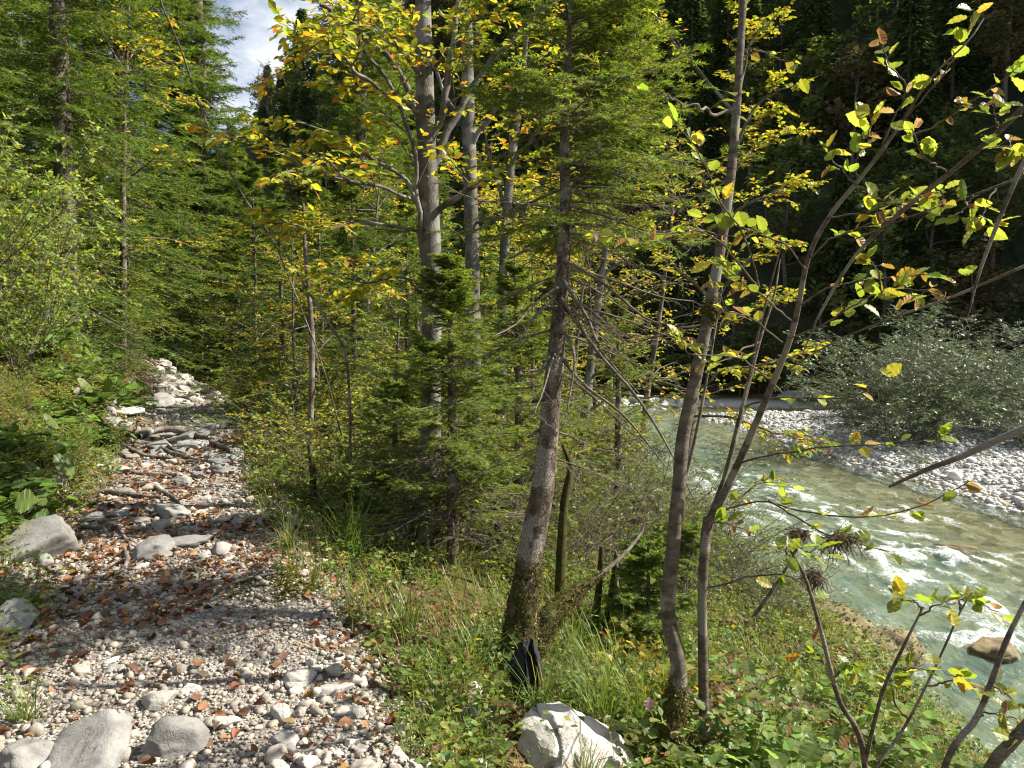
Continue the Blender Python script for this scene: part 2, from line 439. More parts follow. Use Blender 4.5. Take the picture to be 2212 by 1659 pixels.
def ground_mat():
    m, nt, ns, ls = nodes('forest_ground')
    out = N_(ns, 'ShaderNodeOutputMaterial'); b = N_(ns, 'ShaderNodeBsdfPrincipled'); setin(b, Roughness=.9)
    b.inputs['Specular IOR Level'].default_value = .15
    at = N_(ns, 'ShaderNodeAttribute', attribute_name='Col')
    sp = N_(ns, 'ShaderNodeSeparateColor'); ls.new(at.outputs['Color'], sp.inputs[0])
    co = N_(ns, 'ShaderNodeNewGeometry').outputs['Position']
    def noise(s, d=6., r=.65):
        n = N_(ns, 'ShaderNodeTexNoise'); setin(n, Scale=s, Detail=d, Roughness=r); ls.new(co, n.inputs['Vector']); return n.outputs[0]
    vor = N_(ns, 'ShaderNodeTexVoronoi'); setin(vor, Scale=75.); ls.new(co, vor.inputs['Vector'])
    vc = N_(ns, 'ShaderNodeSeparateColor'); ls.new(vor.outputs['Color'], vc.inputs[0])
    gr = ramp(ns, [(0., (.13, .115, .095)), (.5, (.28, .255, .22)), (1., (.43, .40, .36))]); ls.new(vc.outputs[0], gr.inputs[0])
    dirt = ramp(ns, [(.35, (.075, .055, .038)), (.6, (.19, .16, .13))]); ls.new(noise(7.), dirt.inputs[0])
    dm = ramp(ns, [(.42, (0, 0, 0)), (.62, (1, 1, 1))]); ls.new(noise(2.6, 5), dm.inputs[0])
    pathc = mixc(ns, ls, dm.outputs[0], gr.outputs[0], dirt.outputs[0])
    v2 = N_(ns, 'ShaderNodeTexVoronoi'); setin(v2, Scale=22.); ls.new(co, v2.inputs['Vector'])
    v2c = N_(ns, 'ShaderNodeSeparateColor'); ls.new(v2.outputs['Color'], v2c.inputs[0])
    lit = ramp(ns, [(0., (.035, .024, .014)), (.55, (.075, .048, .024)), (.85, (.15, .08, .035)), (1., (.20, .13, .06))]); ls.new(v2c.outputs[0], lit.inputs[0])
    gm = ramp(ns, [(.40, (0, 0, 0)), (.58, (1, 1, 1))]); ls.new(noise(1.7, 6), gm.inputs[0])
    moss = ramp(ns, [(.3, (.025, .032, .007)), (.7, (.085, .095, .018))]); ls.new(noise(30.), moss.inputs[0])
    forest = mixc(ns, ls, gm.outputs[0], lit.outputs[0], moss.outputs[0])
    v3 = N_(ns, 'ShaderNodeTexVoronoi'); setin(v3, Scale=5.); ls.new(co, v3.inputs['Vector'])
    v3c = N_(ns, 'ShaderNodeSeparateColor'); ls.new(v3.outputs['Color'], v3c.inputs[0])
    bedc = ramp(ns, [(0., (.17, .10, .03)), (.5, (.46, .32, .11)), (1., (.62, .50, .30))]); ls.new(v3c.outputs[0], bedc.inputs[0])
    zs = N_(ns, 'ShaderNodeSeparateXYZ'); ls.new(co, zs.inputs[0])
    mr = N_(ns, 'ShaderNodeMapRange'); ls.new(zs.outputs['Z'], mr.inputs[0]); mr.inputs[1].default_value = WATER - .02; mr.inputs[2].default_value = WATER + .10
    bar = ramp(ns, [(0., (.30, .29, .28)), (.5, (.42, .415, .40)), (1., (.52, .515, .50))]); ls.new(vc.outputs[1], bar.inputs[0])
    river = mixc(ns, ls, mr.outputs[0], bedc.outputs[0], bar.outputs[0])
    c = mixc(ns, ls, sp.outputs[0], forest, pathc)
    c = mixc(ns, ls, sp.outputs[2], c, moss.outputs[0])
    c = mixc(ns, ls, sp.outputs[1], c, river)
    ls.new(c, b.inputs['Base Color'])
    h = mixc(ns, ls, .5, vor.outputs['Distance'], noise(60., 8))
    bp = N_(ns, 'ShaderNodeBump'); setin(bp, Strength=.9, Distance=.02); ls.new(h, bp.inputs['Height']); ls.new(bp.outputs[0], b.inputs['Normal'])
    ls.new(b.outputs[0], out.inputs[0])
    return m
M['ground'] = ground_mat()
mb = MB(); mb.add(np.stack([GX, GY, GZ], -1), grid_quads(*GX.shape), 0, gcol, True)
kindof(mb.obj('ground', M['ground']), 'structure')

def gpt(x, y, d, dz=0):
    """point on the ground along the pixel column x at depth d"""
    p = P(x, y, d); return np.array([p[0], p[1], float(ground_z(p[0], p[1])) + dz])

def hit(x, y, dz=0):
    """ground point seen at pixel (x, y)"""
    d = np.linspace(1.2, 45, 1800)
    c, s = math.cos(PITCH), math.sin(PITCH)
    cx, cy = (x - 1106) / F * d, (829.5 - y) / F * d
    X, Y, Z = cx, d * c + cy * s, EYE[2] + cy * c - d * s
    g = ground_z(X, Y)
    k = np.argmax(Z <= g) if (Z <= g).any() else len(d) - 1
    return np.array([X[k], Y[k], g[k] + dz]), d[k]

# ------------------------------------------------------------------ river
wx = np.linspace(1.5, 26, 330); wy = np.concatenate([np.linspace(1.5, 20, 520), np.linspace(20.06, 38, 200)])
WX, WY = np.meshgrid(wx, wy, indexing='ij')
fl = WX * .146 * 0 + WX + .1 * WY    # stream runs towards us along -Y
w1 = fbm(fl * 1.7, WY * .9, 41, 3) - .5
w2 = fbm(fl * 4.2 + 2 * w1, WY * 2.0, 43, 3) - .5
w3 = 1 - np.abs(fbm(fl * 2.6 + w1, WY * 1.2, 47, 3) - .5) * 4
near = 1 - smooth(WY, 15, 30)
rough = .35 + .65 * near
def blob(px, py, rx, ry):
    d = F * 3.4 / (py - 700); X = (px - 1106) / F * d
    return np.exp(-(((WX - X) / rx) ** 2 + ((WY - d) / ry) ** 2))
rap = sum(blob(*a) for a in ((1780, 1120, 1.0, 1.0), (1870, 1190, 1.2, .8), (1640, 1080, .9, 1.6), (1560, 1180, .5, 1.0), (2050, 1230, .9, .6), (2150, 1400, .45, .3), (2190, 1330, .4, .3),
                               (1900, 1480, .3, .25), (1960, 1530, .3, .25), (2010, 1290, .5, .35), (1700, 1200, .6, .7), (1500, 1040, 1., 1.5), (1950, 1120, .8, .6)))
rap = np.clip(rap, 0, 1)
hgt = (.10 * w1 + .11 * w2 + .06 * np.maximum(w3, -.5) * (.25 + rap)) * rough * (.55 + .8 * rap)
dep = np.clip((WATER - ground_z(WX, WY, False)) / .6, 0, 1)
foam = np.clip(rap * .8 + .42 * near, 0, 1.) * smooth(w3 + 1.3 * w2 + .5 * w1, .45 , 1.0)
foam = np.clip(foam + .35 * smooth(rap, .45, .9) * smooth(w2, 0.05, .25), 0, .8)
wcol = np.stack([foam, dep, near], -1).reshape(-1, 3)
def water_mat():
    m, nt, ns, ls = nodes('river_water')
    out = N_(ns, 'ShaderNodeOutputMaterial')
    at = N_(ns, 'ShaderNodeAttribute', attribute_name='Col'); sp = N_(ns, 'ShaderNodeSeparateColor'); ls.new(at.outputs['Color'], sp.inputs[0])
    co = N_(ns, 'ShaderNodeNewGeometry').outputs['Position']
    mp = N_(ns, 'ShaderNodeMapping'); mp.inputs['Scale'].default_value = (1, .5, 1); ls.new(co, mp.inputs[0])
    def noise(s, d, r=.6, src=None):
        n = N_(ns, 'ShaderNodeTexNoise'); setin(n, Scale=s, Detail=d, Roughness=r); ls.new(src or mp.outputs[0], n.inputs['Vector']); return n.outputs[0]
    bp = N_(ns, 'ShaderNodeBump'); setin(bp, Strength=1., Distance=.10); ls.new(noise(8., 7., .65), bp.inputs['Height'])
    tr = N_(ns, 'ShaderNodeBsdfTransparent'); tr.inputs[0].default_value = (.84, .93, .86, 1)
    df = N_(ns, 'ShaderNodeBsdfDiffuse'); ls.new(bp.outputs[0], df.inputs['Normal'])
    tur = ramp(ns, [(0., (.34, .32, .17)), (.45, (.31, .46, .35)), (1., (.29, .52, .44))]); ls.new(sp.outputs[1], tur.inputs[0]); ls.new(tur.outputs[0], df.inputs[0])
    body = N_(ns, 'ShaderNodeMixShader'); fr = ramp(ns, [(0., (.06,) * 3), (.4, (.26,) * 3), (1., (.62,) * 3)]); ls.new(sp.outputs[1], fr.inputs[0])
    ls.new(fr.outputs[0], body.inputs[0]); ls.new(tr.outputs[0], body.inputs[1]); ls.new(df.outputs[0], body.inputs[2])
    gl = N_(ns, 'ShaderNodeBsdfGlossy'); gl.inputs['Roughness'].default_value = .06; gl.inputs[0].default_value = (1, 1, 1, 1); ls.new(bp.outputs[0], gl.inputs['Normal'])
    fz = N_(ns, 'ShaderNodeFresnel'); fz.inputs[0].default_value = 1.33; ls.new(bp.outputs[0], fz.inputs['Normal'])
    w = N_(ns, 'ShaderNodeMixShader'); ls.new(fz.outputs[0], w.inputs[0]); ls.new(body.outputs[0], w.inputs[1]); ls.new(gl.outputs[0], w.inputs[2])
    fo = N_(ns, 'ShaderNodeBsdfDiffuse'); fo.inputs[0].default_value = (.78, .82, .81, 1)
    b2 = N_(ns, 'ShaderNodeBump'); setin(b2, Strength=1., Distance=.05); ls.new(noise(26., 5., .7), b2.inputs['Height']); ls.new(b2.outputs[0], fo.inputs['Normal'])
    fm = N_(ns, 'ShaderNodeMath', operation='MULTIPLY_ADD'); ls.new(sp.outputs[0], fm.inputs[0]); fm.inputs[1].default_value = 1.5
    nn_ = N_(ns, 'ShaderNodeMath', operation='MULTIPLY_ADD'); ls.new(noise(30., 8., .8), nn_.inputs[0]); nn_.inputs[1].default_value = 4.2; nn_.inputs[2].default_value = -2.75
    ls.new(nn_.outputs[0], fm.inputs[2])
    cl = N_(ns, 'ShaderNodeClamp'); ls.new(fm.outputs[0], cl.inputs[0])
    fin = N_(ns, 'ShaderNodeMixShader'); ls.new(cl.outputs[0], fin.inputs[0]); ls.new(w.outputs[0], fin.inputs[1]); ls.new(fo.outputs[0], fin.inputs[2])
    ls.new(fin.outputs[0], out.inputs[0])
    return m
M['water'] = water_mat()
mb = MB(); mb.add(np.stack([WX, WY, WATER + hgt], -1), grid_quads(*WX.shape), 0, wcol, True)
kindof(mb.obj('river_water', M['water']), 'structure')

# ------------------------------------------------------------------ stones
import bmesh
_ico = {}
def ico(s):
    if s not in _ico:
        bm = bmesh.new(); bmesh.ops.create_icosphere(bm, subdivisions=s, radius=1)
        _ico[s] = (np.array([v.co for v in bm.verts]), np.array([[v.index for v in f.verts] for f in bm.faces])); bm.free()
    return _ico[s]
def n3(v, s, seed):
    return (vnoise(v[:, 0] * s + 7.1 * v[:, 2], v[:, 1] * s, seed) + vnoise(v[:, 2] * s, v[:, 0] * s + 5 * v[:, 1], seed + 3)) - 1
def rock(rng, s=3, planes=9, hard=.75, rough=.1, lo=.55):
    v, f = ico(s); v = v.copy()
    r = np.full(len(v), 1.25)
    for _ in range(planes):
        n = norm(rng.normal(0, 1, 3)); d = rng.uniform(lo, .95)
        c = v @ n; r = np.where(c > .05, np.minimum(r, d / np.maximum(c, .05)), r)
    r = hard * r + (1 - hard) * .85
    v = v * r[:, None]
    sd = int(rng.integers(9999))
    v = v * (1 + rough * n3(v, 2.3, sd) + rough * .5 * n3(v, 6.1, sd + 9))[:, None]
    return v, f
def rock_mesh(name, mat, rng, **k):
    v, f = rock(rng, **k); mb = MB(); mb.add(v, f, 0, (1, 1, 1), True)
    return mb.mesh(name, [mat])
rr = np.random.default_rng(21)
PEB = [rock(rr, 1, 6, .8, .16, .6) for _ in range(8)] 
PEB2 = [rock(rr, 2, 8, .85, .14, .5) for _ in range(8)]
GREY = [rock_mesh('grey_rock', M['stone'], rr, s=4, planes=10, hard=.92, rough=.10, lo=.5) for _ in range(6)]
PALE = [rock_mesh('pale_rock', M['white'], rr, s=4, planes=9, hard=.95, rough=.14, lo=.5) for _ in range(5)]
SMALL = [rock_mesh('small_stone', M['pebble'], rr, s=3, planes=8, hard=.82, rough=.11, lo=.5) for _ in range(7)]
COB = [rock_mesh('cobble', M['cobble'], rr, s=2, planes=6, hard=.45, rough=.10, lo=.7) for _ in range(7)]

def scatter_rocks(mb, pos, size, templates, rng, flat=(.45, .85), col=None, sink=.25):
    N = len(pos); k = rng.integers(0, len(templates), N)
    for i in range(len(templates)):
        w = np.where(k == i)[0]
        if not len(w): continue
        tv, tf = templates[i]; n = len(w)
        a = rng.uniform(0, 6.283, n); sx = size[w] * rng.uniform(.8, 1.25, n); sy = size[w] * rng.uniform(.6, 1., n); sz = size[w] * rng.uniform(*flat, n)
        x, y = tv[None, :, 0] * sx[:, None], tv[None, :, 1] * sy[:, None]
        V = np.stack([x * np.cos(a)[:, None] - y * np.sin(a)[:, None], x * np.sin(a)[:, None] + y * np.cos(a)[:, None], tv[None, :, 2] * sz[:, None] + (sz * (1 - 2 * sink))[:, None] * .8], -1) + pos[w][:, None]
        F_ = (tf[None] + (np.arange(n) * len(tv))[:, None, None]).reshape(-1, 3)
        c = None if col is None else np.repeat(col[w], len(tv), 0)
        mb.add(V.reshape(-1, 3), F_, 0, c, True)

# gravel of the path: nobody could count it
r = np.random.default_rng(3)
def path_pts(n, s0, s1, n0, n1, r, pw=1.):
    s = s0 + (s1 - s0) * r.random(n) ** pw; m = r.uniform(n0, n1, n)
    X = .928 * m - .371 * s; Y = .371 * m + .928 * s
    return np.stack([X, Y, ground_z(X, Y)], 1), s, m
mb = MB()
def tint(n, r):
    g = np.exp(r.normal(0, .2, n)); c = np.stack([g * r.uniform(.97, 1.04, n), g, g * r.uniform(.9, 1.02, n)], 1); return np.clip(c, .4, 1.45)
p, s, m = path_pts(34000, 1.6, 7., -1.45, .85, r, 1.25)
keep = (fbm(p[:, 0] * 1.2, p[:, 1] * 1.2, 61, 3) > .36) | (r.random(len(p)) < .35); p = p[keep]
scatter_rocks(mb, p, r.lognormal(math.log(.0075), .45, len(p)), PEB, r, col=tint(len(p), r))
p, s, m = path_pts(5500, 6.5, 18, -1.3, .7, r, 1.2)
scatter_rocks(mb, p, r.lognormal(math.log(.013), .5, len(p)), PEB, r, col=tint(len(p), r))
p, s, m = path_pts(1500, 1.6, 9, -1.5, .95, r, 1.2)
scatter_rocks(mb, p, r.lognormal(math.log(.017), .4, len(p)), PEB2, r, col=tint(len(p), r))
kindof(mb.obj('gravel', M['pebble']), 'stuff')

def put_rock(name, meshes, px, py, w, h, label, cat, group=None, rng=r, d=None, rot=None, sink=.3, deep=.95):
    """stone whose picture box is centred on (px, py), w by h in 2212 px units"""
    base, dd = hit(px, py + h * .35)
    W = w / F * dd; H = h / F * dd
    me = meshes[int(rng.integers(len(meshes)))] if isinstance(meshes, list) else meshes
    o = link(name, me)
    o.rotation_euler = (rng.uniform(-.2, .2), rng.uniform(-.2, .2), rng.uniform(0, 6.28) if rot is None else rot)
    # seen from above at an angle: visible height mixes height and depth
    o.scale = (W * .50, W * .50 * deep, max(H * .46, W * .2))
    o.location = (base[0], base[1], base[2] + o.scale[2] * (.9 - 2 * sink))
    tag(o, label, cat, group); return o

HERO = [
 (74, 1605, 108, 100, 'grey flat boulder, smallest visible part, at the bottom edge left of the big trail stone'),
 (210, 1592, 172, 128, 'large smooth grey boulder, middle and biggest of the three along the bottom edge'),
 (368, 1588, 132, 112, 'cracked grey boulder with a peaked top right of the big smooth trail stone'),
 (32, 1325, 105, 92, 'dark spotted grey boulder cut by the left edge of the photo'),
]
for i, (x, y, w, h_, lb) in enumerate(HERO):
    put_rock('trail_boulder', GREY[i % len(GREY)], x, y, w, h_, lb, 'boulder', rot=[.4, 2.0, 4.1, 5.][i], sink=.34)
STN = [
 (398, 1036, 54, 30, 'rounded grey stone in the middle of the trail below the roots'), (350, 955, 66, 40, 'pale wedge stone under the dark trail roots'),
 (455, 912, 74, 32, 'broad flat stone near the top of the trail'), (472, 1008, 62, 34, 'rough pale stone on the right trail edge'),
 (430, 1020, 58, 30, 'grey stone beside the rounded trail stone'), (300, 1118, 60, 34, 'flat stone lying below the long trail root'),
 (348, 1126, 50, 46, 'pale angular stone where the trail narrows'), (210, 1105, 54, 32, 'knobbly grey stone among brown leaves by the roots'),
 (20, 1136, 44, 36, 'round stone by the left edge above the leaf litter'), (98, 1205, 46, 40, 'slanting grey stone on the left side of the trail'),
 (110, 1030, 78, 48, 'pale broken rock at the foot of the mossy left bank'), (265, 1012, 44, 24, 'smooth grey pebble stone by the trail steps'),
 (232, 1010, 40, 26, 'small grey stone left of the smooth pebble stone'), (480, 1182, 66, 36, 'lichened flat stone at the right trail edge near the grass'),
 (358, 1176, 36, 18, 'low cream stone half buried in trail gravel'), (240, 1440, 46, 28, 'flat grey stone left of the large bottom boulders'),
 (170, 1442, 40, 34, 'round pale stone above the big smooth boulder'), (720, 1478, 78, 52, 'white jagged stone on the right trail edge by the roots'),
 (655, 1458, 74, 44, 'white fractured stone at the right trail edge'), (758, 1530, 56, 48, 'grey rounded stone at the right trail edge by the grass'),
 (400, 958, 46, 28, 'flat stone behind the dark root across the trail'), (330, 1048, 48, 22, 'low stone between two trail roots'),
 (162, 842, 34, 26, 'white stone set in the mossy left bank'), (268, 880, 66, 30, 'mossed white rock on the left bank above the trail'),
 (150, 870, 32, 40, 'tall pale stone in the left bank plants'), (410, 1485, 38, 30, 'cream angular stone in the gravel above the peaked boulder'),
 (925, 1495, 60, 32, 'grey rounded stone in grass left of the leaning trunk'), (570, 1115, 30, 34, 'pale upright stone in the plants right of the trail'),
 (1020, 1640, 60, 50, 'white rounded stone left of the cream boulder'), (860, 1625, 36, 44, 'white upright stone near the bottom edge left of the cream boulder'),
 (890, 1650, 50, 34, 'white stone in leaf litter at the bottom edge'), (60, 1240, 40, 22, 'white flat stone near the left edge of the trail'),
 (510, 985, 40, 30, 'stone at the right trail edge beside the thick dark root'), (440, 955, 40, 22, 'flat stone right of the pale wedge stone'),
]
for i, (x, y, w, h_, lb) in enumerate(STN):
    pale = 'white' in lb or 'cream' in lb
    put_rock('trail_stone', PALE if pale else GREY + SMALL[:2], x, y, w, h_, lb, 'stone', 'separate stones along the trail', sink=.42)
# the lit rocks of the far bank side and the trail
for k in range(110):
    x = r.uniform(335, 505); y = r.uniform(770, 872)
    if y < 765 + (x - 330) * .5: continue
    p, d = hit(x, y)
    o = link('bank_stone', PALE[k % len(PALE)]); q = r.uniform(.06, .17)
    o.scale = (q, q * .8, q * .7); o.rotation_euler = (0, 0, r.uniform(0, 6)); o.location = p
    tag(o, 'white broken stone heaped on the sunny bank at the end of the trail', 'stone', 'white stones on the sunny trail bank')
for k in range(70):
    q, s_, m_ = path_pts(1, 5.5, 15, -1.25, .4, r); q = q[0]; sz = r.lognormal(math.log(.085), .35)
    o = link('step_stone', GREY[k % 6]); o.scale = (sz * 1.25, sz, sz * .5); o.rotation_euler = (r.normal(0, .15), r.normal(0, .15), r.uniform(0, 6.28)); o.location = (q[0], q[1], q[2] + sz * .08)
    tag(o, 'grey weathered stone set in the rooty steps of the trail', 'stone', 'grey stones in the rooty steps of the trail')
# small stones on the trail
cnt = 0
p, s, m = path_pts(900, 2.0, 13, -1.4, .85, r, 1.3)
for q in p:
    if cnt >= 230: break
    if q[1] < 2.2: continue
    sz = r.lognormal(math.log(.026), .4)
    o = link('trail_pebble', (SMALL + PALE)[int(r.integers(len(SMALL) + 2))])
    o.scale = (sz * 1.1, sz * .85, sz * .65); o.rotation_euler = (0, 0, r.uniform(0, 6.28)); o.location = (q[0], q[1], q[2] + sz * .2)
    tag(o, 'small pale limestone pebble lying on the gravel trail', 'pebble', 'small stones on the gravel trail'); cnt += 1

for k in range(75):
    x = 560 + 520 * r.random(); y = r.uniform(1420, 1680)
    if y < 1400 + abs(x - 700) * .22: continue
    p, d = hit(x, y); q = r.lognormal(math.log(.028), .4)
    o = link('edge_stone', PALE[k % len(PALE)] if k % 3 else SMALL[k % len(SMALL)]); o.scale = (q, q * .8, q * .75); o.rotation_euler = (r.normal(0, .2), r.normal(0, .2), r.uniform(0, 6.28)); o.location = (p[0], p[1], p[2] + q * .2)
    tag(o, 'white angular stone in the leaf litter at the right trail edge', 'stone', 'white stones at the right trail edge')
# the cream boulder by the trunks: faceted block
def cream_boulder():
    def L(x, y, dd): return P(x, y, dd + .12) + np.array([0, 0, .02])
    pts = np.array([L(1150, 1545, 3.45), L(1205, 1520, 3.5), L(1190, 1524, 3.85), L(1235, 1536, 3.42), L(1290, 1562, 3.5), L(1345, 1600, 3.55), L(1395, 1640, 3.6), L(1112, 1600, 3.35), L(1108, 1690, 3.2),
                    L(1215, 1640, 3.12), L(1250, 1590, 3.22), L(1205, 1730, 3.05), L(1330, 1720, 3.2), L(1405, 1690, 3.4), L(1290, 1590, 3.9), L(1380, 1650, 3.95), L(1150, 1600, 4.0), L(1180, 1760, 3.5), L(1380, 1760, 3.6), L(1150, 1700, 3.9)])
    bm = bmesh.new()
    for q in pts: bm.verts.new(q)
    bmesh.ops.convex_hull(bm, input=bm.verts[:])
    for v in [v for v in bm.verts if not v.link_faces]: bm.verts.remove(v)
    bmesh.ops.triangulate(bm, faces=bm.faces[:])
    for _ in range(4): bmesh.ops.subdivide_edges(bm, edges=bm.edges[:], cuts=1, use_grid_fill=True)
    co = np.array([v.co for v in bm.verts]); cen = co.mean(0)
    dn = norm(co - cen)
    sc_ = 6.
    off = .035 * n3(co, 5., 5) + .022 * n3(co, 13., 8) + .010 * n3(co, 31., 9)
    ridge = np.abs(vnoise(co[:, 0] * 9 + co[:, 2] * 7, co[:, 1] * 3 + co[:, 2] * 3, 77) - .5)
    off -= .03 * np.clip(.12 - ridge, 0, 1) / .12
    co = co + dn * off[:, None]
    for v, q in zip(bm.verts, co): v.co = q
    bm.verts.index_update()
    me = bpy.data.meshes.new('cream_boulder'); bm.to_mesh(me); bm.free()
    a = me.color_attributes.new('Col', 'FLOAT_COLOR', 'POINT'); a.data.foreach_set('color', np.ones(len(me.vertices) * 4, np.float32))
    me.materials.append(M['white'])
    o = link('cream_boulder', me)
    tag(o, 'large cream white angular boulder in the grass below the leaning trunk', 'boulder')
cream_boulder()

# gravel bar cobbles
r = np.random.default_rng(5)
mb = MB()
def bar_pts(n, pw=1.5):
    Y = 9 + 19.3 * r.random(n) ** 1.2; X = xs(Y) - .5 + 15 * r.random(n) ** pw
    ok = (X < Y * .72 + 2) & (X > Y * .1)
    return np.stack([X, Y, ground_z(X, Y)], 1)[ok]
p = bar_pts(30000)
scatter_rocks(mb, p, r.lognormal(math.log(.036), .45, len(p)), PEB, r, col=tint(len(p), r))
X = r.uniform(1, 7, 700); Y = r.uniform(31.2, 32.8, 700) - .12 * X; p = np.stack([X, Y, ground_z(X, Y)], 1)
scatter_rocks(mb, p, r.lognormal(math.log(.10), .45, len(p)), PEB, r, col=tint(len(p), r))
kindof(mb.obj('gravel_bar_shingle', M['cobble']), 'stuff')
cnt = 0
for q in bar_pts(900, 1.9):
    if cnt >= 260: break
    sz = r.lognormal(math.log(.08), .35)
    o = link('river_cobble', COB[int(r.integers(len(COB)))])
    o.scale = (sz * 1.1, sz * .85, sz * .6); o.rotation_euler = (0, 0, r.uniform(0, 6.28)); o.location = (q[0], q[1], q[2] + sz * .25)
    tag(o, 'rounded white cobble on the gravel bar across the river', 'cobble', 'white cobbles on the gravel bar'); cnt += 1
# rocks
def big_rock(name, mat, x, y, d, sx, sy, sz, label, seed, z=None, planes=12):
    rg = np.random.default_rng(seed)
    p = P(x, y, d); o = link(name, rock_mesh(name, mat, rg, s=5, planes=planes, hard=.75, rough=.13))
    o.location = (p[0], p[1], p[2] if z is None else z); o.scale = (sx, sy, sz); o.rotation_euler = (0, 0, rg.uniform(0, 6))
    if name == 'shore_rock' and mat is M['wetrock']:
        v = np.array([q.co for q in o.data.vertices]); nr = norm(v); up = v[(nr[:, 2] > .25) & (rg.random(len(v)) < .5)]; up = up[rg.integers(0, len(up), 1500)] + rg.normal(0, .03, (1500, 3)); k = MB()
        place(k, 'tri4', up, rg.normal(0, 1, (1500, 3)) * [1, 1, .4], UP + rg.normal(0, .5, (1500, 3)), rg.uniform(.03, .09, 1500), pal([(.12, .13, .03), (.09, .10, .02), (.17, .16, .04), (.15, .20, .05)], 1500, rg), 0, 1.)
        k.obj('moss', [M['grass']], o)
    return tag(o, label, 'rock')
big_rock('river_rock', M['darkrock'], 1700, 885, 33, 1.9, 1.5, .85, 'long grey rock slab on the far river bank behind the slender stems', 31)
big_rock('river_rock', M['darkrock'], 1800, 885, 34, 1.3, 1.1, .9, 'dark rock beside the grey slab near the willow', 32)
big_rock('river_rock', M['darkrock'], 1555, 890, 33.5, 1.2, .9, .6, 'low pale rock at the far river bank left of the slab', 33)
ROCKS = []
big_rock('shore_rock', M['wetrock'], 1880, 1440, 7.6, .45, .40, .36, 'dark mossy rock at the near river edge below the rapids', 34, WATER + .08)
big_rock('shore_rock', M['wetrock'], 1800, 1410, 7.7, .75, .6, .48, 'overgrown mossy bank rock above the near river edge', 35, WATER + .22)
big_rock('shore_rock', M['wetrock'], 1880, 1500, 7.2, .3, .28, .16, 'brown wet rock in the foam at the river edge', 36, WATER + .0)
big_rock('shore_rock', M['white'], 1850, 1530, 6.75, .17, .12, .16, 'white round stone half hidden in the river bank grass', 37, WATER + .2)
big_rock('shore_rock', M['white'], 1915, 1560, 6.6, .24, .2, .10, 'pale flat stone lying in the shallow water at the bank', 38, WATER + .05)
big_rock('river_boulder', M['wetrock'], 2150, 1395, 8.1, .5, .35, .22, 'golden brown boulder under the rapid near the right edge', 39, WATER - .08)
big_rock('river_boulder', M['wetrock'], 1965, 1575, 6.2, .34, .28, .14, 'reddish brown stone awash in the shallows', 40, WATER - .03)
big_rock('river_boulder', M['wetrock'], 2060, 1625, 5.8, .4, .3, .13, 'flat brown stone awash near the bottom right corner', 41, WATER - .05)
big_rock('river_boulder', M['wetrock'], 2060, 1180, 11.6, .3, .2, .16, 'small brown stone breaking the surface below the gravel bar', 42, WATER - .03)

# ------------------------------------------------------------------ roots on the trail
def root(pts, w0, w1, label, lift=.35):
    q = []
    for x, y in pts: q.append(hit(x, y)[0])
    dd = np.array([hit(x, y)[1] for x, y in pts]).mean()
    n = 26; q = spline(q, n)
    r0, r1 = w0 / F * dd / 2, w1 / F * dd / 2
    q[:, 2] = ground_z(q[:, 0], q[:, 1]) + r0 * (lift + .45) + r0 * .9 * (vnoise(np.linspace(0, 6, n), np.zeros(n), int(R.integers(999))) - .5)
    q[:, 1] += r0 * 1.3 * (vnoise(np.linspace(0, 8, n), np.ones(n), int(R.integers(999))) - .5)
    mb = MB(); trunk_tube(mb, q, [r0 * .7, r0, r0 * .8, r1], n, 10, lump=.22)
    o = mb.obj('tree_root', M['root']); tag(o, label, 'root', 'tree roots across the trail')
root([(300, 952), (350, 938), (410, 945), (460, 962), (500, 985)], 15, 10, 'thickest dark root arching across the trail near its top', .6)
root([(290, 958), (330, 965), (380, 985), (440, 1000)], 10, 6, 'thin root sagging below the thickest dark root')
root([(270, 968), (330, 990), (390, 1000), (430, 1002)], 9, 5, 'second thin root curving toward the trail edge')
root([(200, 1010), (270, 1022), (330, 1030), (372, 1034)], 9, 5, 'wavy root above the two long pale roots')
root([(150, 1075), (210, 1068), (290, 1075), (350, 1085)], 13, 8, 'long thick grey root lying level across the leafy trail side')
root([(190, 1050), (260, 1046), (330, 1058), (375, 1078), (388, 1100)], 11, 7, 'curving root that hooks down at its right end')
root([(310, 1100), (330, 1108), (380, 1098)], 11, 7, 'short forked root by the pale angular stone')
root([(95, 1190), (130, 1165), (165, 1145), (215, 1150)], 14, 8, 'bent root rising to a knuckle on the left of the trail')
root([(70, 1215), (110, 1235), (150, 1252), (180, 1258)], 9, 5, 'reddish thin root at the far left of the gravel')
root([(160, 1255), (220, 1250), (270, 1235), (310, 1215)], 7, 4, 'thin curved root on the gravel below the knuckle')
root([(268, 1190), (275, 1215), (262, 1240)], 12, 7, 'short upright root stub in the gravel')
root([(230, 1130), (260, 1150), (285, 1195)], 8, 5, 'twisted root running down toward the stub')
root([(440, 1300), (500, 1270), (560, 1250), (620, 1240)], 8, 5, 'dark thin root running under the moss lump')
root([(130, 960), (190, 985), (235, 1005)], 9, 6, 'root coming out of the left bank toward the steps')
root([(380, 1290), (400, 1268), (455, 1250)], 5, 3, 'fine dark root on the shaded gravel left of the moss lump')

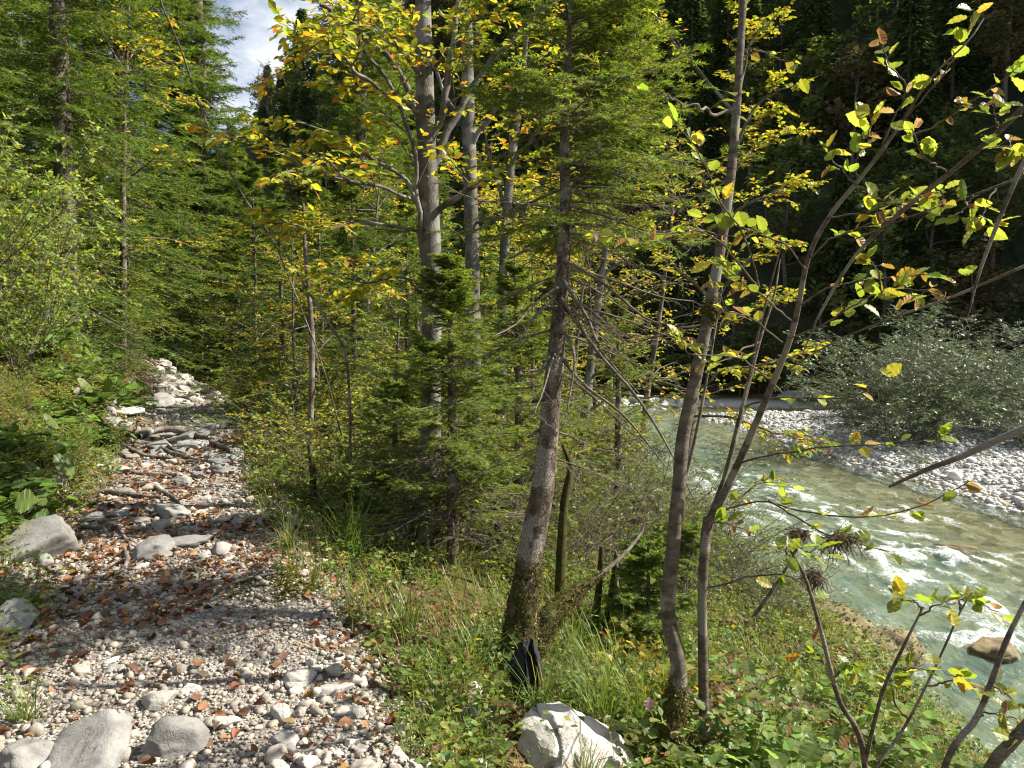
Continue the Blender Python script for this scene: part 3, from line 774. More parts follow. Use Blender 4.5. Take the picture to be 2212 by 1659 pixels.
# ------------------------------------------------------------------ fallen leaves
r = np.random.default_rng(9)
LITTER = [(.15, .065, .03), (.20, .095, .045), (.09, .045, .025), (.27, .15, .075), (.17, .11, .07), (.30, .19, .085), (.12, .075, .05)]
LM = []
for i in range(8):
    mb = MB(); kd = ['curl', 'curl2', 'hero', 'curl'][i % 4]
    col = pal([LITTER[i % 6]], 1, r)
    place(mb, kd, np.zeros((1, 3)) - [[0, .5, 0]], np.array([[0, 1., 0]]), np.array([[0, 0, 1.]]), 1., np.repeat(col, 1, 0), 0, 1.1, True)
    LM.append(mb.mesh('fallen_leaf', [M['litter']]))
def litter_pts(n):
    p, s, m = path_pts(n, 1.7, 11, -1.7, 1.5, r, 1.3)
    w = fbm(p[:, 0] * .9 + 4, p[:, 1] * .9, 71, 3) + .22 * smooth(-m, .1, 1.0) + .14 * smooth(m, .4, .9) + .1 * smooth(s, 3.5, 6)
    p = p[((w > .52) & (r.random(len(p)) < .35 + .65 * smooth(np.hypot(p[:, 0], p[:, 1]), 3, 6))) | (r.random(len(p)) < .15)]
    return p
pp = litter_pts(2600); pp = pp[np.argsort(np.hypot(pp[:, 0], pp[:, 1]))]
pp = pp[pp[:, 1] > 2.25][:280]
for q in pp:
    o = link('fallen_leaf', LM[int(r.integers(8))]); sz = r.uniform(.038, .072)
    o.scale = (sz, sz, sz); o.rotation_euler = (r.normal(0, .35), r.normal(0, .35), r.uniform(0, 6.28)); o.location = (q[0], q[1], q[2] + .016)
    tag(o, 'dry curled brown beech leaf fallen on the gravel trail', 'leaf', 'brown leaves fallen on the trail')
mb = MB()
for kd in ('curl', 'curl2', 'hero'):
    p = litter_pts(3400); n = len(p); p[:, 2] += .013
    a = r.uniform(0, 6.28, n)
    place(mb, kd, p, np.stack([np.cos(a), np.sin(a), r.normal(0, .25, n)], 1), UP + r.normal(0, .35, (n, 3)), r.uniform(.02, .068, n), pal(LITTER, n, r, None, .3), 0, 1.1, True)
X = r.uniform(-6, 3.2, 6000); Y = r.uniform(2, 12, 6000); nnn = path_n(X, Y); k = (nnn > .5) | (nnn < -1.2); X, Y = X[k], Y[k]
p = np.stack([X, Y, ground_z(X, Y) + .012], 1); n = len(p); a = r.uniform(0, 6.28, n)
place(mb, 'tri4', p, np.stack([np.cos(a), np.sin(a), r.normal(0, .3, n)], 1), UP + r.normal(0, .4, (n, 3)), r.uniform(.04, .08, n), pal(LITTER, n, r), 0, 1.1)
kindof(mb.obj('leaf_litter', M['litter']), 'stuff')

# ------------------------------------------------------------------ trees: tools
NEED = [(.12, .18, .024), (.155, .225, .032), (.085, .135, .022), (.20, .245, .04)]
YEL = [(.25, .255, .03), (.20, .235, .034), (.33, .28, .032), (.135, .20, .034), (.36, .23, .032), (.32, .13, .028)]
YW = [5, 5, 4, 4, 1.6, .8]
GRN = [(.115, .18, .034), (.15, .215, .042), (.085, .135, .027), (.20, .24, .05)]
GYL = [(.135, .20, .034), (.19, .24, .04), (.24, .25, .04), (.10, .155, .03), (.29, .25, .05)]
gt_v = np.array([[-.5, 0, 0], [.5, 0, 0], [-.45, .45, .0], [.45, .45, 0], [-.28, .8, -.10], [.28, .8, -.10], [0, 1, -.24]])
LT['grass'] = (gt_v, [np.array([[0, 1, 3, 2], [2, 3, 5, 4]]), np.array([[4, 5, 6]])])

def needles_on(mb, Pt, m, nlen, nw, rng, colr=NEED, tlo=.05, jit=.25, splay=.95):
    N = len(Pt)
    if N == 0: return
    t = np.clip(np.linspace(tlo, 1, m)[None] + rng.normal(0, .5 / m, (N, m)), 0, .999)
    S, T = sample(Pt, t); side, upn = frame(T)
    sg = np.where(rng.random((N, m, 1)) < .5, 1., -1.)
    lat = norm(side * sg + upn * rng.normal(.15, .5, (N, m, 1)))
    a = splay + rng.normal(0, .2, (N, m, 1)); a[:, -1] *= .2
    Y = T * np.cos(a) + lat * np.sin(a)
    n = N * m
    tone = np.repeat(pal(colr, N, rng, None, .22), m, 0) * np.exp(rng.normal(0, .12, (n, 1)))
    Z = (upn + rng.normal(0, .5, (N, m, 3))).reshape(-1, 3)
    place(mb, 'blade', S.reshape(-1, 3), Y.reshape(-1, 3), Z, nlen * rng.uniform(.75, 1.2, n), tone, 0, nw / nlen)

def spruce_crown(wood, need, tp, tr, t0, t1, nb, rad, elev, rng, m1=16, m2=0, nd=(8, 22, 14), nlen=.02, nw=.0028, droop=-.12, azb=None, dead=None, woodtw=True, ratio=.40, br=.009, colr=NEED):
    """branches around a trunk polyline tp (n,3)"""
    t = np.sort(t0 + (t1 - t0) * rng.random(nb)); n = len(tp)
    x = t * (n - 1); i = np.clip(x.astype(int), 0, n - 2); S = tp[i] + (tp[i + 1] - tp[i]) * (x - i)[:, None]
    az = np.arange(nb) * 2.399 + rng.normal(0, .5, nb)
    if azb is not None:
        k = rng.random(nb) < azb[1]; az[k] = rng.normal(azb[0], .9, k.sum())
    u = (t - t0) / (t1 - t0)
    el = np.array([elev(q) for q in u]) + rng.normal(0, .14, nb)
    D = np.stack([np.cos(az) * np.cos(el), np.sin(az) * np.cos(el), np.sin(el)], 1)
    L = np.array([rad(q) for q in u]) * rng.uniform(.6, 1.12, nb)
    B = grow(S, D, L, 8, droop, .025, rng)
    B[..., 2] += (L[:, None] * .16) * np.maximum(0, np.linspace(0, 1, 8)[None] - .6) ** 2 * 5
    isdead = np.zeros(nb, bool) if dead is None else rng.random(nb) < np.array([dead(q) for q in u])
    rb = br * (L / L.max())[:, None] ** .7 * np.linspace(1, .25, 8)[None]
    wood.add(*tubes(B, rb, 5), 0, (1, 1, 1), True)
    S1, D1, L1 = kids(B, L, m1, .12, .98, .95, ratio, rng, .22, .62)
    D1[:, 2] -= .10
    T1 = grow(S1, D1, L1, 5, -.12, .03, rng)
    dd = np.repeat(isdead, m1)
    if woodtw:
        wood.add(*tubes(T1, np.full((len(T1), 1), .0022) * np.linspace(1, .5, 5)[None] * np.where(dd, 1.1, 1.)[:, None], 3), 0, (.8, .75, .7), True)
    if dead is not None:
        S3, D3, L3 = kids(T1[dd], L1[dd], 4, .3, .95, .8, .5, rng, .6)
        if len(S3): wood.add(*tubes(grow(S3, D3, L3, 4, -.2, .05, rng), np.full((len(S3), 4), .0014), 3), 0, (.8, .75, .7), True)
    T1 = T1[~dd]; L1 = L1[~dd]
    if nd[0]: needles_on(need, B[~isdead], nd[0], nlen, nw, rng, colr, tlo=.4)
    needles_on(need, T1, nd[1], nlen, nw, rng, colr)
    if m2:
        S2, D2, L2 = kids(T1, L1, m2, .2, .92, .85, .45, rng, .25, .5)
        T2 = grow(S2, D2, np.maximum(L2, nlen * 1.5), 4, -.08, .03, rng)
        if woodtw: wood.add(*tubes(T2, np.full((len(T2), 4), .0013), 3), 0, (.8, .75, .7), True)
        needles_on(need, T2, nd[2], nlen, nw, rng, colr)

def broad_crown(wood, leaf, limbs, Lr, rng, m=(6, 5, 6), leafsize=.07, colors=YEL, weights=YW, kind='tri4', ratios=(.5, .5), droop=-.06, rad=.006, tlo=.3, gap=0., width=1.0, ang=.85, flat=.45, tilt=.45, woodt=True):
    """limbs (N,k,3) polylines -> branches -> twigs -> leaves"""
    Ll = np.linalg.norm(np.diff(limbs, axis=1), axis=2).sum(1)
    S, D, L = kids(limbs, Ll, m[0], tlo, .98, .8, ratios[0], rng, flat, .45, spin=False)
    D[:, 2] += .08
    B = grow(S, D, L, 7, droop, .05, rng)
    wood.add(*tubes(B, rad * np.clip(L / L.mean(), .4, 1.6)[:, None] * np.linspace(1, .35, 7)[None], 5), 0, (1, 1, 1), True)
    S2, D2, L2 = kids(B, L, m[1], .2, .97, .8, ratios[1], rng, flat, .5)
    T = grow(S2, D2, np.maximum(L2, leafsize * 1.6), 5, droop, .06, rng)
    if woodt: wood.add(*tubes(T, rad * .38 * np.ones((len(T), 1)) * np.linspace(1, .5, 5)[None], 3), 0, (.9, .9, .9), True)
    for X, mm, lo in ((T, m[2], .15), (B, max(2, m[2] // 2), .55)):
        if gap: X = X[rng.random(len(X)) > gap]
        p, Y, Z = leaves_on(X, mm, lo, rng, .9, tilt)
        n = len(p)
        place(leaf, kind, p, Y, Z, leafsize * rng.uniform(.6, 1.2, n), pal(colors, n, rng, weights), 0, rng.uniform(.85, 1.2, n) * width)

def radial_limbs(tp, n, t0, t1, L, elev, rng, droop=-.03, k=8, wob=.07, up=0.):
    t = np.sort(rng.uniform(t0, t1, n)); m = len(tp); x = t * (m - 1); i = np.clip(x.astype(int), 0, m - 2)
    S = tp[i] + (tp[i + 1] - tp[i]) * (x - i)[:, None]
    az = np.arange(n) * 2.4 + rng.normal(0, .5, n); el = rng.normal(elev, .2, n)
    D = np.stack([np.cos(az) * np.cos(el), np.sin(az) * np.cos(el), np.sin(el)], 1)
    u = (t - t0) / (t1 - t0)
    l = (L(u) if callable(L) else np.full(n, L)) * rng.uniform(.7, 1.15, n)
    return grow(S, D, l, k, droop + up, wob, rng), l

def moss_on(mb, pts, rad, n, rng, size=.022, cols=((.10, .09, .016), (.06, .058, .012), (.14, .10, .03), (.045, .04, .012)), grow_=1.0):
    pts = spline(pts, 30); r_ = np.interp(np.linspace(0, len(rad) - 1, 30), np.arange(len(rad)), rad)
    r_ = r_ * (.55 + .45 * smooth(1 - np.linspace(0, 1, 30), 0, .35)); n = int(n)
    v, q = tubes(pts[None], (r_ * 1.02)[None], 14)
    c = np.repeat(pts, 14, 0)
    v = c + (v - c) * (1 + .5 * (vnoise(np.arange(30).repeat(14) * .7, np.tile(np.arange(14), 30) * .9, 5) - .4))[:, None]
    mb.add(v, q, 1, (1, 1, 1), True)
    x = rng.uniform(0, 28.99, n); i = x.astype(int); S = pts[i] + (pts[i + 1] - pts[i]) * (x - i)[:, None]
    T = norm(pts[i + 1] - pts[i]); sd, un = frame(T); a = rng.uniform(0, 6.283, n)
    o = sd * np.cos(a)[:, None] + un * np.sin(a)[:, None]
    S = S + o * (np.interp(x, np.arange(30), r_) * rng.uniform(.95, 1.25, n))[:, None]
    Y = o * .6 + rng.normal(0, .5, (n, 3)) - UP * .5
    place(mb, 'dia', S, Y, UP + rng.normal(0, .6, (n, 3)), size * rng.uniform(.5, 1.4, n), pal(cols, n, rng), 0, .8)

def px_poly(pts): return np.array([P(*a) for a in pts])
def wpx(w, d): return w / F * d / 2

# ------------------------------------------------------------------ hero trees
# leaning spruce with the mossy foot
r = np.random.default_rng(101)
D0 = 4.3
tp = px_poly([(1118, 1500, D0), (1124, 1380, D0), (1140, 1230, D0), (1172, 1050, D0), (1192, 860, D0), (1212, 640, D0 + .05), (1222, 450, D0 + .1), (1219, 330, D0 + .1), (1223, 200, D0 + .15), (1230, 60, D0 + .2), (1236, -90, D0 + .2), (1240, -230, D0 + .2)])
root_ = thing('spruce_tree', 'leaning spruce with mossy foot beside the cream boulder', 'tree', tp[0])
def child(mb, name, mats, par):
    o = mb.obj(name, mats, par)
    bpy.context.view_layer.update() if False else None
    o.matrix_parent_inverse = Matrix.Translation(-Vector(par.location)); return o
mb = MB(); pts, rad = trunk_tube(mb, tp, [wpx(w, D0) for w in (84, 66, 56, 50, 42, 33, 26, 22, 17, 11, 7, 2)], 60, 14, lump=.07)
# stubs of broken branches
for (a, b, w) in (((1195, 858, D0), (1150, 868, D0 - .05), 14), ((1190, 912, D0), (1140, 945, D0 - .05), 10), ((1205, 665, D0), (1160, 668, D0), 12), ((1185, 940, D0), (1150, 942, D0 - .1), 6), ((1172, 1010, D0), (1145, 1010, D0), 5)):
    v, q = tubes(spline(px_poly([a, b]), 5)[None], np.linspace(wpx(w, D0), wpx(w * .5, D0), 5)[None], 7); mb.add(v, q, 0, (.8, .8, .8), True)
child(mb, 'trunk', [M['spruce']], root_)
wood, need = MB(), MB()
spruce_crown(wood, need, pts, rad, .50, .985, 115, lambda u: .22 + .95 * (1 - u) ** .8 * (.45 + .55 * min(1, u * 5)), lambda u: -.15 + .75 * u, r, 15, 5, (30, 30, 15), .024, .0042, -.10, (0.2, .42), lambda u: .45 * max(0, 1 - u * 4))
spruce_crown(wood, need, pts, rad, .30, .52, 22, lambda u: .55 + .35 * u, lambda u: -.3, r, 9, 3, (8, 14, 7), .020, .0032, -.25, (0.3, .45), lambda u: .75)
# long bare dead branches on the lower trunk
for q_ in ([(1200, 640), (1150, 690), (1118, 745)], [(1190, 760), (1180, 790), (1150, 800), (1122, 800)], [(1205, 700), (1240, 760), (1230, 860), (1215, 930)], [(1205, 760), (1260, 830), (1350, 900), (1440, 1010)], [(1210, 640), (1290, 760), (1370, 850), (1440, 960), (1500, 1080)],
           [(1214, 600), (1270, 690), (1300, 760), (1380, 850)], [(1215, 560), (1300, 610), (1400, 690), (1480, 700)]):
    pp_ = spline(px_poly([(a, b, D0 + .02 - .12 * i) for i, (a, b) in enumerate(q_)]), 12)
    wood.add(*tubes(pp_[None], np.linspace(wpx(9, D0), wpx(2.5, D0), 12)[None], 6), 0, (1, 1, 1), True)
child(wood, 'branches', [M['twig']], root_); child(need, 'needles', [M['needle']], root_)
mb = MB(); moss_on(mb, px_poly([(1114, 1520, D0), (1120, 1400, D0), (1136, 1260, D0), (1150, 1165, D0)]), [wpx(84, D0), wpx(68, D0), wpx(58, D0), wpx(62, D0)], 5200, r, .015); child(mb, 'moss', [M['grass'], M['moss']], root_)

def young_spruce(x, yb, ytop, d, rmax, label, seed, nb=70, m1=14, m2=4, xtop=None, tw=26, dead=None, low=.06, azb=None, base=None):
    r = np.random.default_rng(seed)
    b = P(x, yb, d) if base is None else base; t_ = P(xtop or x, ytop, d)
    tp = spline(np.array([b, b * .5 + t_ * .5 + r.normal(0, .02, 3), t_]), 24)
    o = thing('spruce_tree', label, 'tree', b)
    mb = MB(); pts, rad = trunk_tube(mb, tp, [wpx(tw, d), wpx(tw * .7, d), wpx(4, d)], 24, 9, lump=.08); child(mb, 'trunk', [M['spruce']], o)
    wood, need = MB(), MB()
    spruce_crown(wood, need, pts, rad, low, .97, int(nb * 1.35), lambda u: .10 + rmax * (1 - u) ** .75, lambda u: -.18 + .8 * u, r, m1, m2, (20, 28, 15), .025, .005, -.12, azb, dead)
    child(wood, 'branches', [M['twig']], o); child(need, 'needles', [M['needle']], o)
    return o
young_spruce(978, 1235, 545, 6.1, .80, 'small spruce standing just in front of the grey beech trunk', 102, 95, 15, 4, 968, 30, lambda u: .75 * max(0, 1 - u * 2.2), .12)
young_spruce(1120, 1190, 560, 7.4, .95, 'bright green young spruce between the beech and the leaning spruce', 103, 95, 14, 4, 1112, 26, lambda u: .3 * max(0, 1 - u * 2.5), .1)
young_spruce(1395, 1400, 1160, 5.2, .34, 'knee high bright green spruce sapling by the mossy fallen branch', 104, 45, 11, 3, 1400, 14)
young_spruce(1480, 1290, 1120, 6.6, .42, 'tiny bushy spruce between the slim trunk and the river', 105, 40, 10, 3, 1470, 14)
young_spruce(1330, 1240, 640, 9.2, .95, 'slender young spruce behind the leaning trunk at the river bank', 106, 70, 12, 3, 1335, 22, lambda u: .5 * max(0, 1 - u * 2), .1)
young_spruce(860, 1190, 820, 7.6, .75, 'low spreading spruce left of the grey beech trunk', 107, 60, 13, 4, 850, 20, None, .08)

def hero_broad(name, label, trunk, tw, limbs, leafargs, seed, bark='beech', sides=14, extra=None, twigmat='twig', leafmat='leaf', kids_=None, n=50):
    r = np.random.default_rng(seed)
    tp = px_poly(trunk); o = thing(name, label, 'tree', tp[0])
    mb = MB(); pts, rad = trunk_tube(mb, tp, [wpx(w, t[2]) for w, t in zip(tw, trunk)], n, sides, lump=.05); child(mb, 'trunk', [M[bark]], o)
    Ls = []
    for pxs, w0, w1 in limbs:
        q = spline(px_poly(pxs), 12); d = np.mean([a[2] for a in pxs])
        q[1:-1] += r.normal(0, .012, (10, 3)); Ls.append(q)
        mb = MB(); trunk_tube(mb, q, [wpx(w0, d), wpx(w1, d)], 22, 9, lump=.1); child(mb, 'limb', [M[bark]], o)
    wood, leaf = MB(), MB()
    if Ls: broad_crown(wood, leaf, np.array(Ls), None, r, **leafargs)
    if extra is not None:
        for e in extra:
            lim, l = radial_limbs(pts, e['n'], e['t0'], e['t1'], e['L'], e['elev'], r, e.get('droop', -.05))
            wood.add(*tubes(lim, e.get('r', .012) * np.linspace(1, .3, 8)[None] * np.ones((len(lim), 1)), 6), 0, (1, 1, 1), True)
            broad_crown(wood, leaf, lim, None, r, **{**leafargs, **e.get('args', {})})
    leaf.merge(wood, 1); child(leaf, 'foliage', [M[leafmat], M[twigmat]], o)
    return o, pts
B = 6.8
hero_broad('beech_tree', 'grey barked beech with yellow leaves, thickest trunk in the middle', [(928, 1215, B), (932, 1100, B), (930, 900, B), (932, 700, B), (930, 520, B), (922, 330, B), (918, 200, B), (914, 0, B), (912, -250, B)],
    [58, 46, 44, 42, 43, 42, 40, 34, 26],
    [([(945, 455, B), (1000, 420, 6.6), (1060, 380, 6.4), (1130, 330, 6.2), (1170, 260, 6.)], 16, 5),
     ([(912, 470, B), (880, 400, 6.6), (820, 350, 6.4), (750, 315, 6.2), (640, 260, 6.0)], 12, 4),
     ([(915, 560, B), (902, 450, 6.7), (900, 350, 6.6), (870, 240, 6.5), (800, 130, 6.3), (740, 70, 6.1)], 13, 6),
     ([(930, 330, B), (955, 220, 6.7), (975, 110, 6.6), (1000, -60, 6.5)], 18, 10),
     ([(925, 380, B), (985, 250, 6.9), (1060, 140, 6.9), (1130, 60, 6.9), (1220, -20, 6.9)], 18, 9),
     ([(925, 300, B), (860, 150, 7.0), (770, 70, 6.8), (690, 10, 6.6)], 16, 8),
     ([(930, 640, B), (870, 600, 6.5), (800, 610, 6.2), (720, 590, 6.0)], 9, 3),
     ([(915, 250, B), (830, 200, 6.3), (740, 130, 5.8), (660, 110, 5.3)], 10, 4),
     ([(915, 170, B), (850, 90, 6.2), (780, 50, 5.6), (700, 30, 5.2)], 10, 4),
     ([(918, 430, B), (800, 400, 6.2), (680, 370, 5.8), (520, 290, 5.5)], 9, 3),
     ([(935, 150, B), (1010, 60, 6.4), (1050, 20, 6.2), (1090, -20, 6.)], 10, 5),
     ([(905, 500, B), (780, 480, 6.6), (690, 500, 6.4), (600, 470, 6.2)], 8, 3)],
    dict(m=(8, 5, 6), leafsize=.085, colors=YEL, weights=YW, kind='tri4', rad=.006, ratios=(.42, .5), gap=.0), 110, 'beech')
B = 9.5
hero_broad('beech_tree', 'second grey beech trunk just right of the thickest one', [(1024, 1120, B), (1022, 800, B), (1020, 560, B), (1016, 400, B), (1012, 250, B), (1006, 0, B), (1004, -200, B)], [38, 34, 31, 30, 28, 25, 20],
    [([(1010, 330, B), (1060, 250, 9.4), (1100, 200, 9.3), (1150, 120, 9.2)], 12, 5), ([(1014, 300, B), (960, 200, 9.6), (930, 120, 9.6), (880, 40, 9.6)], 10, 5),
     ([(1016, 480, B), (1080, 470, 9.2), (1150, 480, 9.), (1230, 500, 8.8)], 8, 3), ([(1018, 540, B), (1090, 500, 9.6), (1150, 440, 9.6)], 8, 3)],
    dict(m=(6, 5, 6), leafsize=.075, colors=YEL, weights=YW, rad=.006, gap=.1), 111, 'beech', 12)
B = 12
hero_broad('beech_tree', 'dark thin beech trunk behind and right of the second trunk', [(1078, 1080, B), (1085, 700, B), (1092, 500, B), (1105, 350, B), (1125, 200, B), (1140, 50, B)], [26, 23, 22, 18, 15, 10],
    [([(1092, 450, B), (1060, 350, 12), (1040, 260, 12)], 9, 4), ([(1095, 480, B), (1160, 400, 12), (1230, 330, 12)], 9, 4), ([(1090, 560, B), (1160, 540, 11.6), (1240, 560, 11.4)], 7, 3), ([(1110, 300, B), (1180, 240, 12), (1260, 150, 12)], 8, 4)],
    dict(m=(7, 6, 6), leafsize=.08, colors=YEL, weights=YW, rad=.007), 112, 'beech', 10)
B = 12.3
hero_broad('beech_tree', 'thin grey tree at the river edge with fine bare twigs', [(1255, 1010, B), (1260, 930, B), (1270, 840, B), (1288, 680, B), (1305, 560, B), (1330, 380, B), (1345, 250, B)], [24, 22, 20, 17, 14, 10, 6],
    [([(1270, 820, B), (1350, 760, 12), (1430, 720, 11.8), (1520, 700, 11.5)], 8, 2), ([(1275, 760, B), (1360, 800, 11.8), (1440, 830, 11.5), (1540, 850, 11.2)], 7, 2), ([(1285, 700, B), (1370, 640, 12), (1480, 600, 11.8)], 7, 2),
     ([(1262, 900, B), (1330, 850, 12), (1400, 860, 11.7), (1480, 850, 11.5)], 7, 2), ([(1300, 600, B), (1400, 520, 12), (1500, 480, 12)], 7, 3), ([(1320, 450, B), (1400, 360, 12), (1480, 300, 12)], 7, 3), ([(1310, 520, B), (1260, 430, 12), (1200, 380, 12)], 6, 3)],
    dict(m=(8, 6, 4), leafsize=.075, colors=YEL, weights=[6, 3, 5, 1, 2, .5], rad=.007, gap=.45), 113, 'beech', 10)
# yellow alder standing on the bank behind the slim trunk
B = 11
o, _ = hero_broad('alder_tree', 'sunlit yellow leaved alder at the river bank behind the slim pale trunk', [(1472, 1060, B), (1510, 800, B), (1556, 540, B), (1588, 250, B), (1604, -80, B)], [20, 17, 14, 11, 7],
    [([(1512, 780, B), (1560, 700, 10.6), (1640, 660, 10.4), (1700, 640, 10.2)], 9, 3), ([(1525, 700, B), (1580, 600, 10.6), (1650, 540, 10.4), (1690, 520, 10.2)], 9, 3), ([(1545, 600, B), (1580, 470, 10.8), (1660, 420, 10.6), (1715, 385, 10.4)], 9, 3),
     ([(1558, 520, B), (1570, 400, 10.8), (1630, 320, 10.8), (1690, 290, 10.6)], 9, 3), ([(1570, 420, B), (1600, 300, 11), (1640, 220, 11), (1700, 190, 10.8)], 9, 3), ([(1580, 330, B), (1600, 200, 11), (1620, 100, 11), (1680, 30, 11)], 8, 3),
     ([(1565, 450, B), (1460, 330, 11), (1380, 230, 11), (1330, 120, 11)], 9, 3), ([(1588, 250, B), (1490, 130, 11), (1420, 50, 11), (1380, -40, 11)], 8, 3), ([(1594, 150, B), (1600, 50, 11), (1610, -40, 11)], 8, 3), ([(1535, 650, B), (1440, 560, 11), (1350, 500, 11)], 8, 3),
     ([(1503, 850, B), (1560, 800, 10.4), (1640, 790, 10.), (1720, 770, 9.8)], 8, 3), ([(1495, 900, B), (1570, 900, 10.), (1660, 930, 9.6), (1740, 950, 9.3)], 7, 2)],
    dict(m=(8, 6, 7), leafsize=.078, colors=YEL, weights=[6, 6, 4, 3, 1, .6], rad=.006, ratios=(.36, .45)), 114, 'alder', 10)

# slim pale alder right of the middle
B = 3.6
o, pts = hero_broad('alder_tree', 'slim pale curving trunk with a mossy foot right of the cream boulder', [(1428, 1700, B), (1452, 1580, B), (1466, 1450, B), (1443, 1320, B), (1452, 1200, B), (1466, 1060, B), (1476, 940, B), (1508, 790, B), (1545, 600, B), (1574, 420, B), (1590, 250, B), (1602, 60, B), (1612, -120, B), (1620, -300, B)],
    [60, 44, 34, 32, 31, 29, 29, 27, 24, 20, 18, 16, 14, 10],
    [([(1595, 235, B), (1530, 240, 3.5), (1480, 225, 3.4), (1440, 200, 3.3)], 8, 3), ([(1598, 130, B), (1640, 110, 3.6), (1690, 130, 3.6)], 4, 2), ([(1560, 520, B), (1500, 470, 3.5), (1450, 380, 3.4)], 4, 2)],
    dict(m=(2, 2, 2), leafsize=.07, colors=GYL, weights=None, rad=.002, gap=.6), 120, 'alder', 14, n=80)
r = np.random.default_rng(121)
mb = MB(); moss_on(mb, px_poly([(1428, 1700, B), (1450, 1590, B), (1466, 1450, B)]), [wpx(96, B), wpx(70, B), wpx(42, B)], 4200, r, .014); child(mb, 'moss', [M['grass'], M['moss']], o)
mb = MB(); moss_on(mb, px_poly([(1530, 700, B), (1536, 670, B), (1542, 640, B)]), [wpx(22, B), wpx(34, B), wpx(24, B)], 350, r, .016); child(mb, 'moss', [M['grass'], M['moss']], o)

# forked alder sapling with large leaves
r = np.random.default_rng(122)
SP = thing('alder_sapling', 'forked dark alder sapling with big yellow green leaves in front of the river', 'tree', P(1524, 1700, 3.7))
def stem(par, name, pxs, ws, mat='alder', n=40, sides=9):
    q = px_poly(pxs); mb = MB(); pts, _ = trunk_tube(mb, q, [wpx(w, a[2]) for w, a in zip(ws, pxs)], n, sides, lump=.07); child(mb, name, [M[mat]], par); return pts
stem(SP, 'trunk', [(1524, 1700, 3.7), (1520, 1500, 3.65), (1517, 1300, 3.6), (1524, 1170, 3.6), (1532, 1118, 3.6)], [26, 22, 20, 22, 24])
stem(SP, 'stem', [(1532, 1125, 3.6), (1560, 1075, 3.55), (1595, 1000, 3.5), (1660, 850, 3.3), (1712, 715, 3.1), (1745, 560, 2.95), (1790, 470, 2.85), (1850, 395, 2.75), (1905, 325, 2.65), (1950, 260, 2.6), (2010, 170, 2.5), (2090, 90, 2.4), (2125, 40, 2.4)], [18, 17, 16, 14, 13, 11, 10, 9, 8, 7, 5, 4, 3], n=70)
stem(SP, 'stem', [(1530, 1120, 3.6), (1550, 1080, 3.65), (1580, 980, 3.7), (1605, 880, 3.75), (1640, 740, 3.8), (1672, 640, 3.85), (1685, 560, 3.9)], [11, 10, 9, 8, 7, 5, 3])
stem(SP, 'stem', [(1532, 1115, 3.6), (1565, 1030, 3.6), (1590, 930, 3.55), (1610, 850, 3.5), (1645, 690, 3.4), (1690, 520, 3.3)], [9, 9, 8, 7, 5, 3])
TW = [([(1905, 325, 2.65), (1935, 240, 2.6), (1950, 180, 2.55), (1925, 135, 2.5), (1912, 100, 2.5)], 6), ([(1950, 260, 2.6), (2010, 200, 2.55), (2060, 150, 2.5), (2105, 90, 2.45), (2125, 25, 2.4)], 7),
      ([(1960, 300, 2.6), (2040, 250, 2.55), (2110, 200, 2.5), (2160, 150, 2.45), (2200, 140, 2.4)], 7), ([(1850, 400, 2.75), (1850, 340, 2.7), (1868, 285, 2.65), (1880, 235, 2.6)], 7),
      ([(1850, 400, 2.75), (1822, 365, 2.7), (1795, 335, 2.65)], 4), ([(1790, 470, 2.85), (1870, 450, 2.7), (1950, 430, 2.6), (2010, 405, 2.5)], 6), ([(1740, 580, 2.95), (1700, 520, 2.9), (1650, 495, 2.85), (1600, 470, 2.8), (1540, 450, 2.8)], 9),
      ([(1745, 560, 2.95), (1790, 520, 2.85), (1850, 500, 2.75), (1910, 470, 2.7), (2000, 435, 2.6)], 9), ([(1715, 700, 3.1), (1650, 640, 3.), (1600, 600, 2.95), (1560, 565, 2.9)], 7), ([(1725, 660, 3.05), (1790, 622, 2.9), (1870, 605, 2.8), (1960, 590, 2.7), (2070, 598, 2.6)], 8),
      ([(1700, 730, 3.1), (1770, 705, 2.9), (1840, 665, 2.8), (1900, 640, 2.7), (1985, 640, 2.6)], 8), ([(1690, 740, 3.15), (1620, 690, 3.1), (1560, 660, 3.), (1535, 610, 2.95)], 6), ([(1640, 620, 3.), (1540, 510, 2.9), (1400, 516, 2.8), (1285, 525, 2.7)], 7),
      ([(1640, 620, 3.), (1620, 520, 2.8), (1560, 410, 2.7), (1520, 330, 2.6), (1465, 265, 2.6)], 7), ([(1532, 1110, 3.6), (1640, 1088, 3.4), (1740, 1112, 3.2), (1860, 1126, 3.), (1990, 1100, 2.9), (2095, 1045, 2.8)], 6),
      ([(1600, 1000, 3.5), (1690, 980, 3.3), (1800, 965, 3.1), (1930, 955, 3.), (2030, 945, 2.9)], 6), ([(1600, 880, 3.7), (1700, 855, 3.5), (1850, 860, 3.3), (1930, 800, 3.1)], 4), ([(1525, 1270, 3.6), (1640, 1240, 3.3), (1725, 1258, 3.1), (1780, 1345, 3.)], 2),
      ([(1528, 1120, 3.6), (1580, 1095, 3.7), (1640, 1050, 3.8), (1700, 1060, 3.9)], 6), ([(1526, 1160, 3.6), (1560, 1130, 3.5), (1620, 1160, 3.4)], 5), ([(1690, 850, 3.3), (1600, 780, 3.2), (1480, 765, 3.1), (1450, 730, 3.)], 5),
      ([(1640, 740, 3.6), (1560, 770, 3.5), (1500, 765, 3.4)], 4), ([(1660, 1080, 3.3), (1760, 1140, 3.1), (1830, 1165, 3.), (1920, 1185, 2.9)], 4)]
HL = [(.20, .25, .04), (.26, .29, .05), (.165, .215, .035), (.33, .29, .045), (.36, .22, .04)]
BRN = [(.22, .13, .075), (.17, .10, .055), (.27, .19, .13), (.24, .15, .05)]
